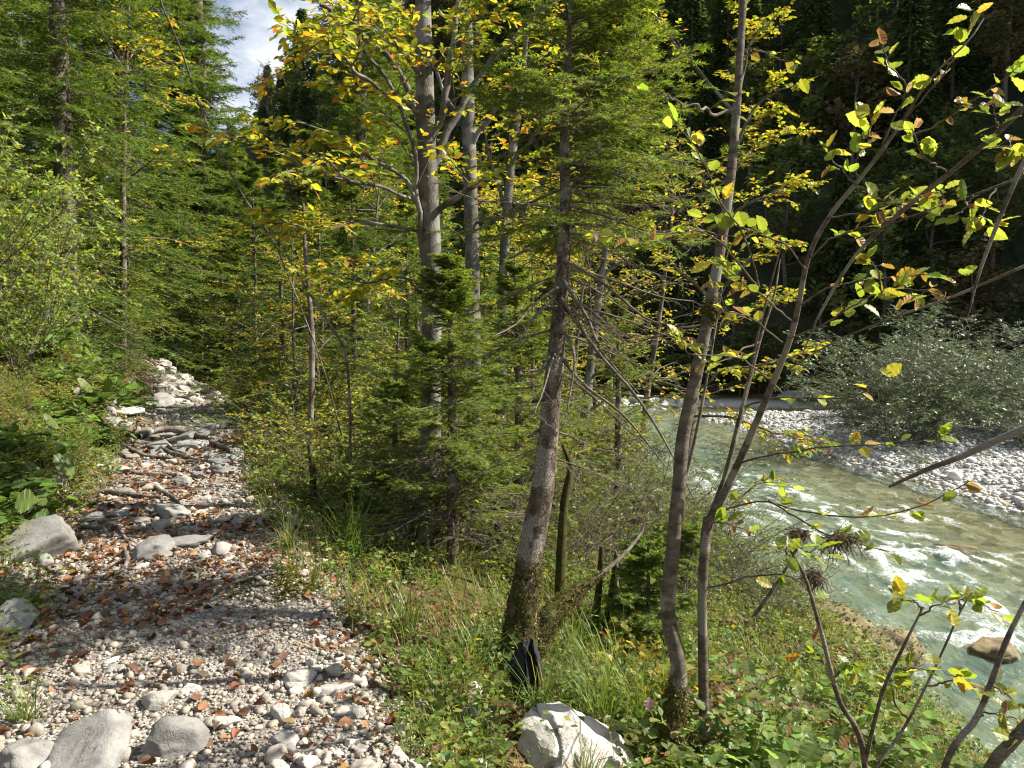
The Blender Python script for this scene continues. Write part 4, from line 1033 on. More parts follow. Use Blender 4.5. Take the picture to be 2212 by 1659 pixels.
wood, leaf = MB(), MB()
def big_leaves(leaf, wood, TW, r, size=(.042, .082), dry=.2, per=2.1):
    for pxs, n in TW:
        q = spline(px_poly(pxs), 22); d = np.mean([a[2] for a in pxs])
        q[1:] += np.cumsum(r.normal(0, .0035, (21, 3)), 0)
        leaf.add(*tubes(q[None], np.linspace(wpx(5, d), wpx(2, d), 22)[None], 5), 1, (.8, .75, .7), True)
        m = int(n * per); t = np.clip(np.linspace(.28, 1, m) + r.normal(0, .03, m), .2, .999)[None]
        S, T = sample(q[None], t); S, T = S[0], T[0]; sd, un = frame(T)
        sg = np.where(np.arange(m) % 2, 1., -1.)[:, None]
        Y = norm(T * .6 + sg * sd * .7 + UP * r.normal(.05, .35, (m, 1)) + r.normal(0, .25, (m, 3)))
        pet = .018 * r.uniform(.6, 1.4, m)
        leaf.add(*tubes(np.stack([S, S + Y * pet[:, None]], 1), np.full((m, 2), .0009), 3), 1, (1, 1, .6), True)
        S = S + Y * pet[:, None]; Z = UP + r.normal(0, .55, (m, 3))
        dr = r.random(m) < dry
        sz = r.uniform(*size, m)
        place(leaf, 'hero', S[~dr], Y[~dr], Z[~dr], sz[~dr], pal(HL, (~dr).sum(), r, [5, 4, 3, 1.5, .6]), 0, r.uniform(.8, 1.1, (~dr).sum()))
        Yd = Y[dr] - UP * r.uniform(.1, 1.2, (dr.sum(), 1))
        j = r.random(m) < .22; j &= ~dr; place(leaf, 'curl', S[j] + Y[j] * .01, Y[j] + r.normal(0, .4, (j.sum(), 3)), Z[j], sz[j] * .7, pal(HL, j.sum(), r), 0, 1.)
        place(leaf, 'curl2', S[dr], Yd, Z[dr], sz[dr] * .9, pal(BRN, dr.sum(), r), 0, .8)
big_leaves(leaf, wood, TW, r)
child(leaf, 'foliage', [M['leaf_hero'], M['twig']], SP)

# boughs reaching in from beyond the right edge
def bough(name, label, stems, tw, seed, mat='alder', cat='branch', dry=.24, size=(.038, .068)):
    r = np.random.default_rng(seed)
    o = thing(name, label, cat, P(*stems[0][0][0]))
    for pxs, ws in stems: stem(o, 'stem', pxs, ws, mat, 40, 8)
    if tw:
        wood, leaf = MB(), MB(); big_leaves(leaf, wood, tw, r, size, dry); child(leaf, 'foliage', [M['leaf_hero'], M['twig']], o)
    return o
bough('overhanging_branch', 'dark bare alder branch slanting from the right edge down to the forked sapling', [([(2330, 130, 2.2), (2212, 232, 2.25), (2140, 300, 2.3), (2050, 375, 2.4), (1950, 455, 2.5), (1850, 550, 2.6), (1775, 670, 2.7), (1735, 760, 2.8)], [14, 13, 12, 11, 10, 8, 6, 3])],
      [([(2150, 290, 2.3), (2165, 250, 2.25), (2150, 200, 2.2)], 4), ([(2130, 305, 2.3), (2160, 320, 2.2), (2190, 330, 2.2)], 5), ([(2050, 375, 2.4), (2000, 330, 2.35), (1985, 270, 2.3)], 5), ([(2020, 400, 2.4), (2040, 440, 2.35), (2000, 470, 2.3)], 5), ([(1950, 455, 2.5), (1900, 440, 2.4), (1870, 460, 2.4)], 4), ([(1850, 550, 2.6), (1880, 590, 2.5), (1890, 650, 2.5)], 5)], 130)
bough('overhanging_branch', 'brown upright twig hanging down near the right edge before the dark hillside', [([(2300, 180, 2.1), (2212, 350, 2.1), (2160, 470, 2.15), (2115, 590, 2.2), (2090, 690, 2.2)], [12, 11, 9, 7, 3])], None, 131)
bough('overhanging_branch', 'long thin alder twig crossing the dark hillside above the willow', [([(2330, 520, 2.1), (2212, 575, 2.2), (2060, 640, 2.3), (1920, 690, 2.5), (1800, 740, 2.7), (1700, 800, 2.9)], [7, 7, 6, 5, 4, 3])], [([(2060, 640, 2.3), (2010, 620, 2.3), (1960, 640, 2.3)], 3)], 132, dry=.7)
bough('overhanging_branch', 'thin twig with a few leaves crossing in from the upper right edge', [([(2320, 340, 2.2), (2212, 380, 2.25), (2080, 430, 2.3), (1960, 470, 2.4), (1840, 520, 2.5)], [6, 6, 5, 4, 3])], [([(2120, 415, 2.3), (2090, 450, 2.25), (2075, 470, 2.2)], 4), ([(2150, 405, 2.3), (2130, 470, 2.25), (2150, 500, 2.2)], 5), ([(2212, 380, 2.2), (2205, 330, 2.2), (2190, 300, 2.2)], 4)], 133)
bough('broken_branch', 'thick dark bare stick slanting down over the gravel bar from the right edge', [([(2340, 870, 2.0), (2212, 925, 2.05), (2130, 962, 2.1), (2080, 985, 2.15), (2000, 1015, 2.2), (1920, 1052, 2.25)], [17, 16, 15, 13, 11, 6])], None, 134)
bough('riverside_sapling', 'young sapling forking at the bottom right corner with few leaves', [([(1862, 2050, 2.7), (1868, 1650, 2.5), (1812, 1510, 2.45), (1775, 1370, 2.4), (1740, 1250, 2.4), (1702, 1180, 2.4)], [16, 13, 11, 9, 8, 5]), ([(1868, 1650, 2.5), (1905, 1500, 2.4), (1950, 1400, 2.35), (1995, 1310, 2.3)], [9, 8, 7, 4]), ([(1890, 1660, 2.55), (1960, 1560, 2.6), (2030, 1420, 2.6), (2075, 1320, 2.6), (2100, 1280, 2.6)], [7, 6, 5, 4, 3])],
      [([(1720, 1210, 2.4), (1690, 1190, 2.35), (1660, 1195, 2.3)], 3), ([(1715, 1195, 2.4), (1740, 1185, 2.35), (1790, 1195, 2.3)], 3), ([(1790, 1430, 2.45), (1760, 1410, 2.4), (1740, 1400, 2.4)], 3), ([(1800, 1460, 2.45), (1830, 1440, 2.4), (1850, 1450, 2.4)], 3), ([(1990, 1320, 2.3), (1960, 1300, 2.3), (1930, 1300, 2.3)], 3), ([(1985, 1330, 2.3), (2030, 1290, 2.3), (2060, 1300, 2.3)], 4), ([(2075, 1320, 2.6), (2110, 1300, 2.6), (2180, 1330, 2.6)], 5), ([(2000, 1480, 2.6), (2050, 1470, 2.6), (2110, 1500, 2.6)], 4), ([(1960, 1560, 2.6), (1920, 1500, 2.6), (1900, 1460, 2.6)], 4), ([(1930, 1450, 2.4), (1980, 1440, 2.4), (2060, 1460, 2.4)], 4)], 135, cat='sapling', dry=.06, size=(.045, .07))
bough('riverside_sapling', 'dark bare stem rising into the right edge at the bottom corner', [([(1960, 2000, 2.2), (2040, 1660, 2.1), (2110, 1550, 2.1), (2150, 1450, 2.1), (2180, 1370, 2.1), (2230, 1270, 2.1), (2300, 1100, 2.1)], [16, 14, 13, 12, 11, 10, 8])], [([(2110, 1550, 2.1), (2150, 1540, 2.1), (2190, 1560, 2.1)], 3), ([(2140, 1480, 2.1), (2170, 1490, 2.1), (2200, 1500, 2.1)], 3)], 136, cat='sapling', dry=.1, size=(.045, .06))
bough('riverside_sapling', 'thickest brown stem cutting off the bottom right corner', [([(1990, 2000, 1.9), (2130, 1680, 1.9), (2190, 1600, 1.9), (2260, 1520, 1.9)], [28, 26, 25, 22])], [([(2170, 1630, 1.9), (2180, 1600, 1.9), (2205, 1570, 1.9)], 3)], 137, cat='sapling', size=(.04, .06))
bough('slender_stem', 'slender pale leafless stem between the slim trunk and the forked sapling', [([(1430, 1420, 5.2), (1440, 1200, 5.2), (1470, 1080, 5.2), (1505, 930, 5.2), (1530, 800, 5.2), (1560, 620, 5.2)], [10, 9, 8, 7, 6, 3])], None, 138)
bough('slender_stem', 'pale arching leafless whip beside the trail thicket', [([(757, 1000, 6.8), (755, 860, 6.8), (745, 760, 6.8), (712, 700, 6.8), (660, 620, 6.8), (625, 560, 6.8), (605, 520, 6.8)], [6, 6, 6, 6, 5, 4, 2])], None, 139)
bough('slender_stem', 'dark upright bare stem in the thicket right of the trail', [([(668, 1090, 9), (672, 900, 9), (674, 740, 9), (668, 640, 9), (660, 560, 9), (655, 440, 9)], [14, 12, 13, 10, 9, 6])], None, 140)
bough('slender_stem', 'long dark whip leaning down across the left spruces', [([(300, -140, 6), (350, 10, 6), (392, 110, 6.2), (425, 210, 6.4), (470, 320, 6.6), (530, 430, 6.8), (590, 520, 7), (640, 640, 7.2), (700, 800, 7.4), (740, 950, 7.6)], [4, 4, 4, 4, 4, 3, 3, 3, 3, 3])], None, 141)
bough('slender_stem', 'thin mossy pole standing right of the leaning spruce', [([(1208, 1330, 5.8), (1212, 1200, 5.8), (1220, 1080, 5.8), (1232, 1010, 5.8), (1215, 960, 5.8)], [24, 22, 18, 14, 8])], None, 142, 'moss')
for i, (x0, y0, x1, y1, w, d, lb) in enumerate([(1275, 1400, 1300, 1180, 16, 5.3, 'dead mossy stake right of the leaning branch'), (1292, 1420, 1330, 1200, 12, 5.2, 'thin dead stake crossing the mossy leaning branch'), (1072, 1230, 1073, 1080, 20, 6.6, 'short dark mossy stump between small spruce and leaning spruce'),
                                         (940, 1240, 945, 1040, 20, 6.5, 'dark mossy stub at the foot of the grey beech'), (1325, 1320, 1330, 1190, 10, 5.6, 'short dry stake near the spruce sapling'), (1630, 1330, 1720, 1190, 8, 5.8, 'dry stick leaning over the river bank'), (675, 1080, 668, 960, 14, 7, 'clump covered stub in the plants right of the trail')]):
    bough('dead_stake', lb, [([(x0, y0, d), ((x0 + x1) / 2 + 4, (y0 + y1) / 2, d), (x1, y1, d)], [w * 1.2, w, w * .6])], None, 150 + i, 'moss' if w > 11 else 'twig', 'stake')
# mossy leaning branch
o = thing('fallen_branch', 'mossy curved branch leaning away from the foot of the leaning spruce', 'branch', P(1150, 1400, 4.5))
pl = [(1135, 1420, 4.45), (1180, 1345, 4.5), (1240, 1285, 4.6), (1305, 1235, 4.7), (1355, 1190, 4.8), (1385, 1150, 4.9), (1392, 1120, 4.9)]
stem(o, 'branch', pl, [40, 34, 20, 11, 8, 6, 2], 'twig', 30, 10)
r = np.random.default_rng(160)
mb = MB(); moss_on(mb, px_poly(pl[:4]), [wpx(60, 4.5), wpx(52, 4.5), wpx(34, 4.6), wpx(14, 4.7)], 2600, r, .016); child(mb, 'moss', [M['grass'], M['moss']], o)

# black cloth at the foot of the leaning spruce
def cloth():
    base, d = hit(1125, 1478); n = 26
    u, v = np.meshgrid(np.linspace(-1, 1, n * 2), np.linspace(0, 1, n), indexing='ij')
    wv = (.03 + .14 * v) * (1 + .2 * np.sin(v * 5))
    X = u * wv * .75 + .03 * np.sin(u * 9 + v * 4); Z = .26 * (1 - v) ** 1.1 + .02 * np.sin(u * 14 + v * 3) + .01
    Y = -.09 - .10 * v * (1 - .35 * u ** 2) + .028 * np.sin(u * 11 + 2 * v) + .02 * np.sin(u * 23 + v * 7)
    V = np.stack([X, Y, Z], -1).reshape(-1, 3) + base + np.array([.03, .0, -.02])
    m, nt, ns, ls = nodes('black_cloth'); out = N_(ns, 'ShaderNodeOutputMaterial'); b = N_(ns, 'ShaderNodeBsdfPrincipled'); setin(b, Roughness=.75); b.inputs['Base Color'].default_value = (.006, .006, .008, 1); ls.new(b.outputs[0], out.inputs[0])
    mb = MB(); q = grid_quads(n * 2, n); mb.add(V, q, 0, None, True); mb.add(V + np.array([0, .012, -.004]), q[:, ::-1], 0, None, True)
    tag(mb.obj('black_cloth', m), 'crumpled black cloth tucked against the mossy foot of the leaning spruce', 'cloth')
cloth()
# flood debris caught on twigs
r = np.random.default_rng(161)
for x, y, d, sz, lb in ((1815, 1160, 2.95, .075, 'largest brown clump of dry flood grass caught on a low twig over the rapids'), (1722, 1150, 3.1, .05, 'small dark clump of flood debris on a twig left of the largest one'), (1760, 1240, 3.2, .07, 'drooping brown flood debris clump below the other two'), (1375, 1120, 3.4, .03, 'tiny tuft of dry grass hanging on a twig by the slim trunk')):
    c = P(x, y, d); n = 170
    S = c + r.normal(0, .3, (n, 3)) * sz * [1, .7, .5]; Dv = norm(r.normal(0, 1, (n, 3)) * [1, .6, .5] - UP * .5)
    G = grow(S, Dv, r.uniform(.4, 1.0, n) * sz, 6, -.3, .4, r)
    mb = MB(); mb.add(*tubes(G, np.full((n, 6), .0014), 3), 0, pal([(1.1, .9, .6), (.7, .55, .4)], n * 18, r), True)
    tag(mb.obj('debris_clump', M['twig']), lb, 'debris')

# ------------------------------------------------------------------ forest prototypes
USED = {}
def proto_spruce(seed, H, Rm, nb, base=.03, nd=(14, 12, 7), m1=17, nlen=.075, nw=.017, m2=3, sparse=0., cols=((.075, .125, .022), (.10, .155, .028), (.055, .095, .02), (.13, .17, .032))):
    r = np.random.default_rng(seed)
    o = thing('spruce_tree', '', 'tree')
    tp = np.stack([r.normal(0, .02, 30).cumsum() * .2, r.normal(0, .02, 30).cumsum() * .2, np.linspace(-.3, H, 30)], 1)
    mb = MB(); pts, rad = trunk_tube(mb, tp, [H * .013, H * .011, H * .007, .01], 30, 9, lump=.06); mb.obj('trunk', [M['spruce']], o)
    wood, need = MB(), MB()
    spruce_crown(wood, need, pts, rad, base, .99, nb, lambda u: .12 + Rm * (1 - u) ** .7, lambda u: -.25 + .75 * u, r, m1, m2, nd, nlen, nw, -.2, None, lambda u: .15 * max(0, 1 - u * 5), False, .34, .02, cols)
    c = wood.obj('crown', [M['twig']], o); need.obj('needles', [M['needle']], c)
    return o
def proto_broad(seed, H, L, nl, m, leafsize, cols, w, t0=.25, kind='tri4', gap=.1, bark='spruce', elev=.45, tr=.009, name='broadleaf_tree', width=1., ratios=(.5, .5), lean=0.):
    r = np.random.default_rng(seed)
    o = thing(name, '', 'tree')
    tp = np.stack([r.normal(0, .03, 20).cumsum() * H * .06 + lean * np.linspace(0, 1, 20) ** 2, r.normal(0, .03, 20).cumsum() * H * .06, np.linspace(-.2, H, 20)], 1)
    mb = MB(); pts, rad = trunk_tube(mb, tp, [H * tr * 1.3, H * tr, H * tr * .6, .006], 24, 8, lump=.08); mb.obj('trunk', [M[bark]], o)
    wood, leaf = MB(), MB()
    lim, l = radial_limbs(pts, nl, t0, .97, lambda u: L * (1 - .55 * u), elev, r, -.06)
    wood.add(*tubes(lim, H * tr * .35 * np.linspace(1, .25, 8)[None] * np.ones((nl, 1)), 5), 0, (1, 1, 1), True)
    broad_crown(wood, leaf, lim, None, r, m, leafsize, cols, w, kind, ratios, rad=.005, gap=gap, width=width, woodt=False, tlo=.2)
    c = wood.obj('crown', [M['twig']], o); leaf.obj('foliage', [M['leaf']], c)
    return o
def proto_bush(seed, H, n, m, leafsize, cols, w, spread=.6, kind='tri4', gap=.1, width=1., name='shrub', cat='shrub', mat='leaf', sz_r=.006, droop=-.15, tilt=.45, flat=.5, nd=False):
    r = np.random.default_rng(seed)
    o = thing(name, '', cat)
    az = np.arange(n) * 2.4 + r.normal(0, .4, n); el = np.pi / 2 - spread * np.sqrt(r.random(n)) * 1.5
    D = np.stack([np.cos(az) * np.cos(el), np.sin(az) * np.cos(el), np.sin(el)], 1)
    S = r.normal(0, H * .04, (n, 3)) * [1, 1, 0] - [0, 0, .03]; L = H * r.uniform(.6, 1.12, n)
    B = grow(S, D, L, 9, droop, .06, r)
    wood, leaf = MB(), MB()
    wood.add(*tubes(B, sz_r * (L / L.mean())[:, None] * np.linspace(1, .35, 9)[None], 5), 0, (1, 1, 1), True)
    broad_crown(wood, leaf, B, None, r, m, leafsize, cols, w, kind, (.42, .5), rad=sz_r * .5, gap=gap, width=width, tilt=tilt, woodt=True, flat=flat, tlo=.15)
    wood.obj('stems', [M['twig']], o); leaf.obj('foliage', [M[mat]], o)
    return o

SPR = [proto_spruce(200, 15, 2.3, 300), proto_spruce(201, 15, 2.0, 300), proto_spruce(202, 14, 2.5, 280)]
YSP = [proto_spruce(205, 5, 1.35, 150, .03, (12, 11, 7), 14, .05, .011), proto_spruce(206, 5, 1.2, 140, .03, (12, 11, 7), 14, .05, .011)]
BRO = [proto_broad(210, 6, 2.1, 20, (6, 5, 6), .085, GYL, None), proto_broad(211, 6, 2.0, 20, (6, 5, 6), .085, YEL, YW), proto_broad(212, 6, 1.9, 20, (6, 5, 6), .085, GRN, None), proto_broad(213, 6.5, 1.8, 16, (5, 5, 5), .08, YEL, [6, 4, 5, 1, 3, 1], gap=.4)]
BSH = [proto_bush(220, 1.5, 13, (6, 4, 5), .062, GRN, None), proto_bush(221, 1.5, 12, (6, 4, 5), .058, GYL, None), proto_bush(222, 1.5, 12, (6, 4, 5), .055, [(.085, .13, .028), (.12, .175, .036), (.175, .215, .045)], None, .75),
       proto_bush(223, 1.5, 11, (6, 4, 5), .06, YEL, [3, 5, 3, 5, .6, .3], .55), proto_bush(224, 1.5, 12, (6, 4, 4), .05, GYL, None, .5, gap=.35)]
LOW = [proto_bush(230, .55, 9, (4, 2, 4), .055, GRN, None, .85, name='leafy_plant', cat='plant', sz_r=.003), proto_bush(231, .5, 9, (4, 2, 4), .05, GYL, None, .9, name='leafy_plant', cat='plant', sz_r=.003), proto_bush(232, .5, 8, (4, 2, 4), .06, [(.12, .185, .05), (.16, .22, .06)], None, .9, name='leafy_plant', cat='plant', sz_r=.003)]
LFT = proto_bush(228, 1.5, 14, (6, 4, 5), .05, [(.17, .26, .05), (.21, .29, .06), (.13, .21, .045), (.26, .29, .07)], None, .6, name='hazel_bush')
DOG = [proto_bush(235, .55, 7, (4, 2, 3), .095, [(.17, .24, .07), (.21, .26, .08), (.14, .205, .06), (.22, .17, .11)], [5, 4, 4, .8], .75, 'hero', .05, 1.2, 'dogwood_shrub', 'shrub', 'leaf_hero', .003, tilt=.35, flat=.4)]
WIL = [proto_bush(240, 3.3, 38, (9, 7, 9), .115, [(.115, .15, .07), (.095, .13, .055), (.145, .18, .09), (.08, .11, .045)], None, .78, 'dia', 0., .42, 'willow_bush', 'shrub', 'willow', .012, -.06), proto_bush(241, 3.3, 34, (9, 7, 9), .115, [(.115, .14, .085), (.095, .12, .07), (.15, .175, .115)], None, .74, 'dia', 0., .42, 'willow_bush', 'shrub', 'willow', .012, -.05)]
HID = proto_bush(242, 1.6, 18, (8, 5, 7), .07, [(.125, .165, .06), (.15, .18, .055), (.10, .14, .04)], None, .8, 'dia', .1, .35, 'riverside_willow', 'shrub', 'willow', .006, -.1)

rg = np.random.default_rng(300)
def at(x, d, jit=0):
    p = P(x, 900, d); X, Y = p[0] + rg.normal(0, jit), p[1] + rg.normal(0, jit)
    return np.array([X, Y, float(ground_z(X, Y))])
def top_scale(p, d, ytop, H): return (1.6 + (829.5 - ytop) / F * d * math.cos(PITCH) - d * math.sin(PITCH) - p[2]) / H

# left slope and background spruces: (px, depth, y of the top (above frame is negative), kind)
for i, (x, d, yt, k, lb) in enumerate([
    (160, 12, -900, 0, 'tall spruce with a visible grey trunk on the left slope'), (40, 13, -800, 1, 'tall dark spruce at the left edge of the forest'), (285, 15.5, -700, 2, 'tall spruce behind the left slope shrubs'),
    (-120, 10, -1000, 1, 'dark spruce cutting into the upper left corner'), (400, 21, -320, 0, 'broad spruce above the sunny bank of the trail'), (455, 21, -380, 1, 'tall spruce forming the left edge of the sky gap'),
    (350, 22, -500, 2, 'distant spruce between the left slope trunks'), (140, 21, -500, 1, 'distant spruce deep in the left forest'), (240, 26, -300, 0, 'far spruce filling the left forest gap'),
    (790, 23, -420, 0, 'dark hanging spruce forming the right edge of the sky gap'), (860, 27, -120, 2, 'far spruce behind the grey beech crown'),
    (600, 36, 340, 1, 'far spruce below the sky gap'), (690, 33, 350, 0, 'far spruce below the sky gap near the dark one'), (520, 30, 280, 2, 'far spruce beside the sky gap'), (950, 34, 330, 1, 'far spruce behind the two beech trunks'), (1040, 36, 360, 0, 'far spruce right of the second beech'), (20, 27, -200, 0, 'far spruce at the left edge of the photo'), (820, 40, 300, 1, 'far spruce near the hill foot'),
    (430, 30, 160, 1, 'far spruce between the broad spruce and the sky gap'), (1130, 40, 420, 2, 'far spruce right of the dark thin beech'), (1210, 42, 430, 1, 'far spruce behind the leaning spruce crown')]):
    p = at(x, d); put(SPR[k], USED, p, rg.uniform(0, 6.28), top_scale(p, d, yt, [15, 15, 14][k]), lb, 'spruces of the forest', (rg.normal(0, .02), rg.normal(0, .02)))
for i, (x, d, yt, lb) in enumerate([(395, 19, 330, 'young spruce on the left slope beside the trail'), (250, 14, 260, 'young spruce standing over the mossy bank'), (175, 13, 200, 'young spruce left of the mossy bank'), (560, 19, 360, 'young spruce where the trail disappears'), (610, 12, 430, 'young spruce in the thicket right of the trail'), (770, 13, 380, 'young spruce left behind the beech'), (430, 22, 420, 'small spruce over the sunny bank'),
                                 (880, 16, 420, 'young spruce behind the beech trunk'), (1050, 14, 540, 'young spruce behind the second beech'), (1190, 15, 600, 'young spruce behind the leaning spruce'), (700, 17, 400, 'young spruce under the sky gap'), (90, 11.5, 380, 'young spruce at the left behind the sunlit bush'), (20, 11.5, 250, 'young spruce in the shade at the left edge')]):
    p = at(x, d); put(YSP[i % 2], USED, p, rg.uniform(0, 6.28), top_scale(p, d, yt, 5), lb, 'young spruces of the forest')
for i, (x, d, yt, k, lb) in enumerate([
    (270, 13.5, 10, 3, 'yellow leaved broadleaf tree among the left spruces'), (360, 18.5, 440, 0, 'yellow green broadleaf tree above the sunny bank'), (110, 10.5, 500, 0, 'green broadleaf sapling on the left slope'), (-20, 10.5, 430, 0, 'green sapling crowding the left edge'), (260, 13.5, 480, 0, 'pale green sapling behind the mossy bank'),
    (440, 20, 480, 1, 'yellow green sapling over the bend of the trail'), (560, 18, 480, 0, 'broadleaf tree at the bend of the trail'), (640, 10.5, 500, 3, 'thin yellow leaved tree right of the trail'), (700, 11.5, 450, 1, 'yellow leaved tree left of the beech'), (760, 15, 330, 3, 'tall loose yellow tree left of the beech'),
    (840, 10.5, 560, 0, 'broadleaf sapling close behind the beech'), (960, 12, 600, 0, 'green sapling between the two beech trunks'), (1060, 16, 440, 0, 'broadleaf tree right of the second beech'), (1150, 13, 520, 1, 'yellow green tree behind the leaning spruce'), (1230, 18, 430, 3, 'loose yellow tree right behind the leaning spruce'), (1290, 15, 480, 3, 'thin yellow tree at the river bank'),
    (1380, 16, 330, 3, 'airy yellow tree left of the river alder'), (640, 22, 380, 0, 'broadleaf tree under the sky gap'), (900, 22, 400, 2, 'dark green broadleaf tree behind the beech'), (1100, 24, 380, 1, 'yellowing tree far behind the dark thin beech'), (1330, 26, 420, 0, 'broadleaf tree far along our river bank'), (1010, 20, 300, 3, 'thin yellow tree behind the second beech'), (520, 24, 420, 2, 'dark broadleaf tree beyond the trail bend'), (200, 17, 300, 2, 'dark broadleaf tree in the left forest'), (740, 28, 330, 0, 'pale broadleaf tree far below the sky gap'), (1180, 30, 360, 2, 'dark tree far behind the leaning spruce')]):
    p = at(x, d); put(BRO[k], USED, p, rg.uniform(0, 6.28), top_scale(p, d, yt, 6.5 if k == 3 else 6), lb, 'broadleaf trees of the forest', (rg.normal(0, .05), rg.normal(0, .05)))

def shrub(src, p, sc, label, group): return put(src, USED, p, rg.uniform(0, 6.28), (sc * rg.uniform(.9, 1.15), sc * rg.uniform(.9, 1.15), sc), label, group, (rg.normal(0, .08), rg.normal(0, .08)))
def inpath(p, lo=-1.35, hi=.75): n = path_n(p[0], p[1]); return lo < n < hi
# right of the trail
LB1 = ['dense green shrub in the thicket between trail and river', 'yellow green shrub in the thicket between trail and river', 'dark leaved shrub in the thicket between trail and river', 'yellowing shrub in the thicket between trail and river', 'thin leaved pale shrub in the thicket between trail and river']
n = 0
for k in range(400):
    if n >= 95: break
    d = rg.uniform(6.3, 19); x = rg.uniform(500, 1480)
    p = at(x, d)
    if inpath(p, -9, .95 if d < 7 else .62) or p[0] > 3.0: continue
    if path_n(p[0], p[1]) < .8 and -.371 * p[0] + .928 * p[1] > 15: continue
    if x > 1280 and d > 8 and rg.random() < .8: continue
    if d < 7.5 and x > 1050: continue
    s = rg.uniform(.45, .85) * (1 if d < 9 else 1.35)
    i = int(rg.integers(5)); shrub(BSH[i], p, s, LB1[i], 'thicket shrubs right of the trail'); n += 1
# left slope
LB2 = [s.replace('in the thicket between trail and river', 'on the slope left of the trail') for s in LB1]
n = 0
for k in range(500):
    if n >= 105: break
    d = rg.uniform(5.5, 17); x = rg.uniform(-250, 520)
    p = at(x, d); m = -1.0 - path_n(p[0], p[1])
    if m < 1.0 or d < 8.3: continue
    s = rg.uniform(.35, .8) * (.7 if m < 1.8 and x > 110 else 1.25) * (1 if m < 2 else 1.4)
    i = int(rg.choice([0, 1, 1, 2, 4])); shrub(BSH[i], p, s, LB2[i], 'shrubs on the slope left of the trail'); n += 1
# sunlit bush at the left edge
for i, (x, d, yt, lb) in enumerate([(-10, 8.6, 150, 'brightest sunlit hazel bush filling the left edge'), (95, 9.2, 250, 'sunlit bush just right of the brightest one at the left edge'), (-90, 8.0, 130, 'bright leaved bush cut off by the left edge'), (40, 8.2, 420, 'green bush low behind the brightest left bush')]):
    p = at(x, d); sc = top_scale(p, d, yt, 1.45); put(LFT, USED, p, rg.uniform(0, 6.28), (sc * .62, sc * .62, sc), lb, 'bushes at the left edge', (0, .12))
# low plants
LB3 = ['low bright green leafy plant among grass by the trail', 'low yellow green leafy plant among grass by the trail', 'low grey green leafy plant among grass by the trail']
n = 0
for k in range(900):
    if n >= 200: break
    d = 2.9 + 6.5 * rg.random() ** 1.3; x = rg.uniform(-100, 1900)
    p = at(x, d)
    if inpath(p, -1.3 if d < 6 else -1.0, .8 if d < 6 else .45) or p[0] > 3.1: continue
    if path_n(p[0], p[1]) < -1 and d < 4.3: continue
    if d < 3.9 and 1050 < x < 1440: continue
    if 600 < x < 1080 and rg.random() < .6: continue
    s = rg.uniform(.28, .62) * (.8 if p[0] > 1.5 else 1); i = int(rg.integers(3))
    if p[0] > 1.2 and rg.random() < .55: continue
    shrub(LOW[i], p, s, LB3[i], 'low leafy plants beside the trail'); n += 1
bt = leaf_template('hero'); bv = bt[0].copy(); bv[:, 0] *= 1.9; LT['round'] = (bv, bt[1])
BUT = proto_bush(236, .38, 8, (2, 1, 2), .12, [(.12, .19, .05), (.15, .22, .06), (.10, .16, .04)], None, .8, 'round', 0., 1., 'butterbur_plant', 'plant', 'leaf_hero', .003, tilt=.3)
n = 0
for k in range(500):
    if n >= 75: break
    d = rg.uniform(5.2, 12.5); x = rg.uniform(-120, 420); p = at(x, d); m = path_n(p[0], p[1]) - float(pe_l(p[1]))
    if m > -.12 or m < -2.6: continue
    shrub(BUT, p, rg.uniform(.6, 1.15), 'large leaved butterbur on the bank left of the trail', 'butterburs on the bank left of the trail'); n += 1
n = 0
for k in range(500):
    if n >= 60: break
    d = rg.uniform(5.2, 13); x = rg.uniform(-120, 420); p = at(x, d); m = path_n(p[0], p[1]) - float(pe_l(p[1]))
    if m > -.2 or m < -2.6: continue
    i = int(rg.integers(5)); shrub(BSH[i], p, rg.uniform(.22, .42), 'small leafy shoot on the bank left of the trail', 'leafy shoots on the bank left of the trail'); n += 1
# foreground dogwoods
for i in range(26):
    x = [1560, 1620, 1700, 1760, 1830, 1900, 1580, 1660, 1740, 1820, 1880, 1940, 1600, 1700, 1800, 1500, 1980, 2060, 1560, 1640, 1720, 1800, 1880, 2120, 2000, 2160][i]; d = [3.3, 3.2, 3.25, 3.3, 3.3, 3.3, 3.7, 3.8, 3.7, 3.8, 3.7, 3.6, 2.95, 2.9, 2.95, 3.5, 3.4, 3.3, 4.3, 4.4, 4.3, 4.4, 4.2, 3.1, 3.0, 2.9][i]
    p = at(x, d, .03); s = rg.uniform(.55, .85)
    shrub(DOG[0], p, s, 'low pale green dogwood shrub with oval leaves in the lower right', 'dogwood shrubs on the river bank')
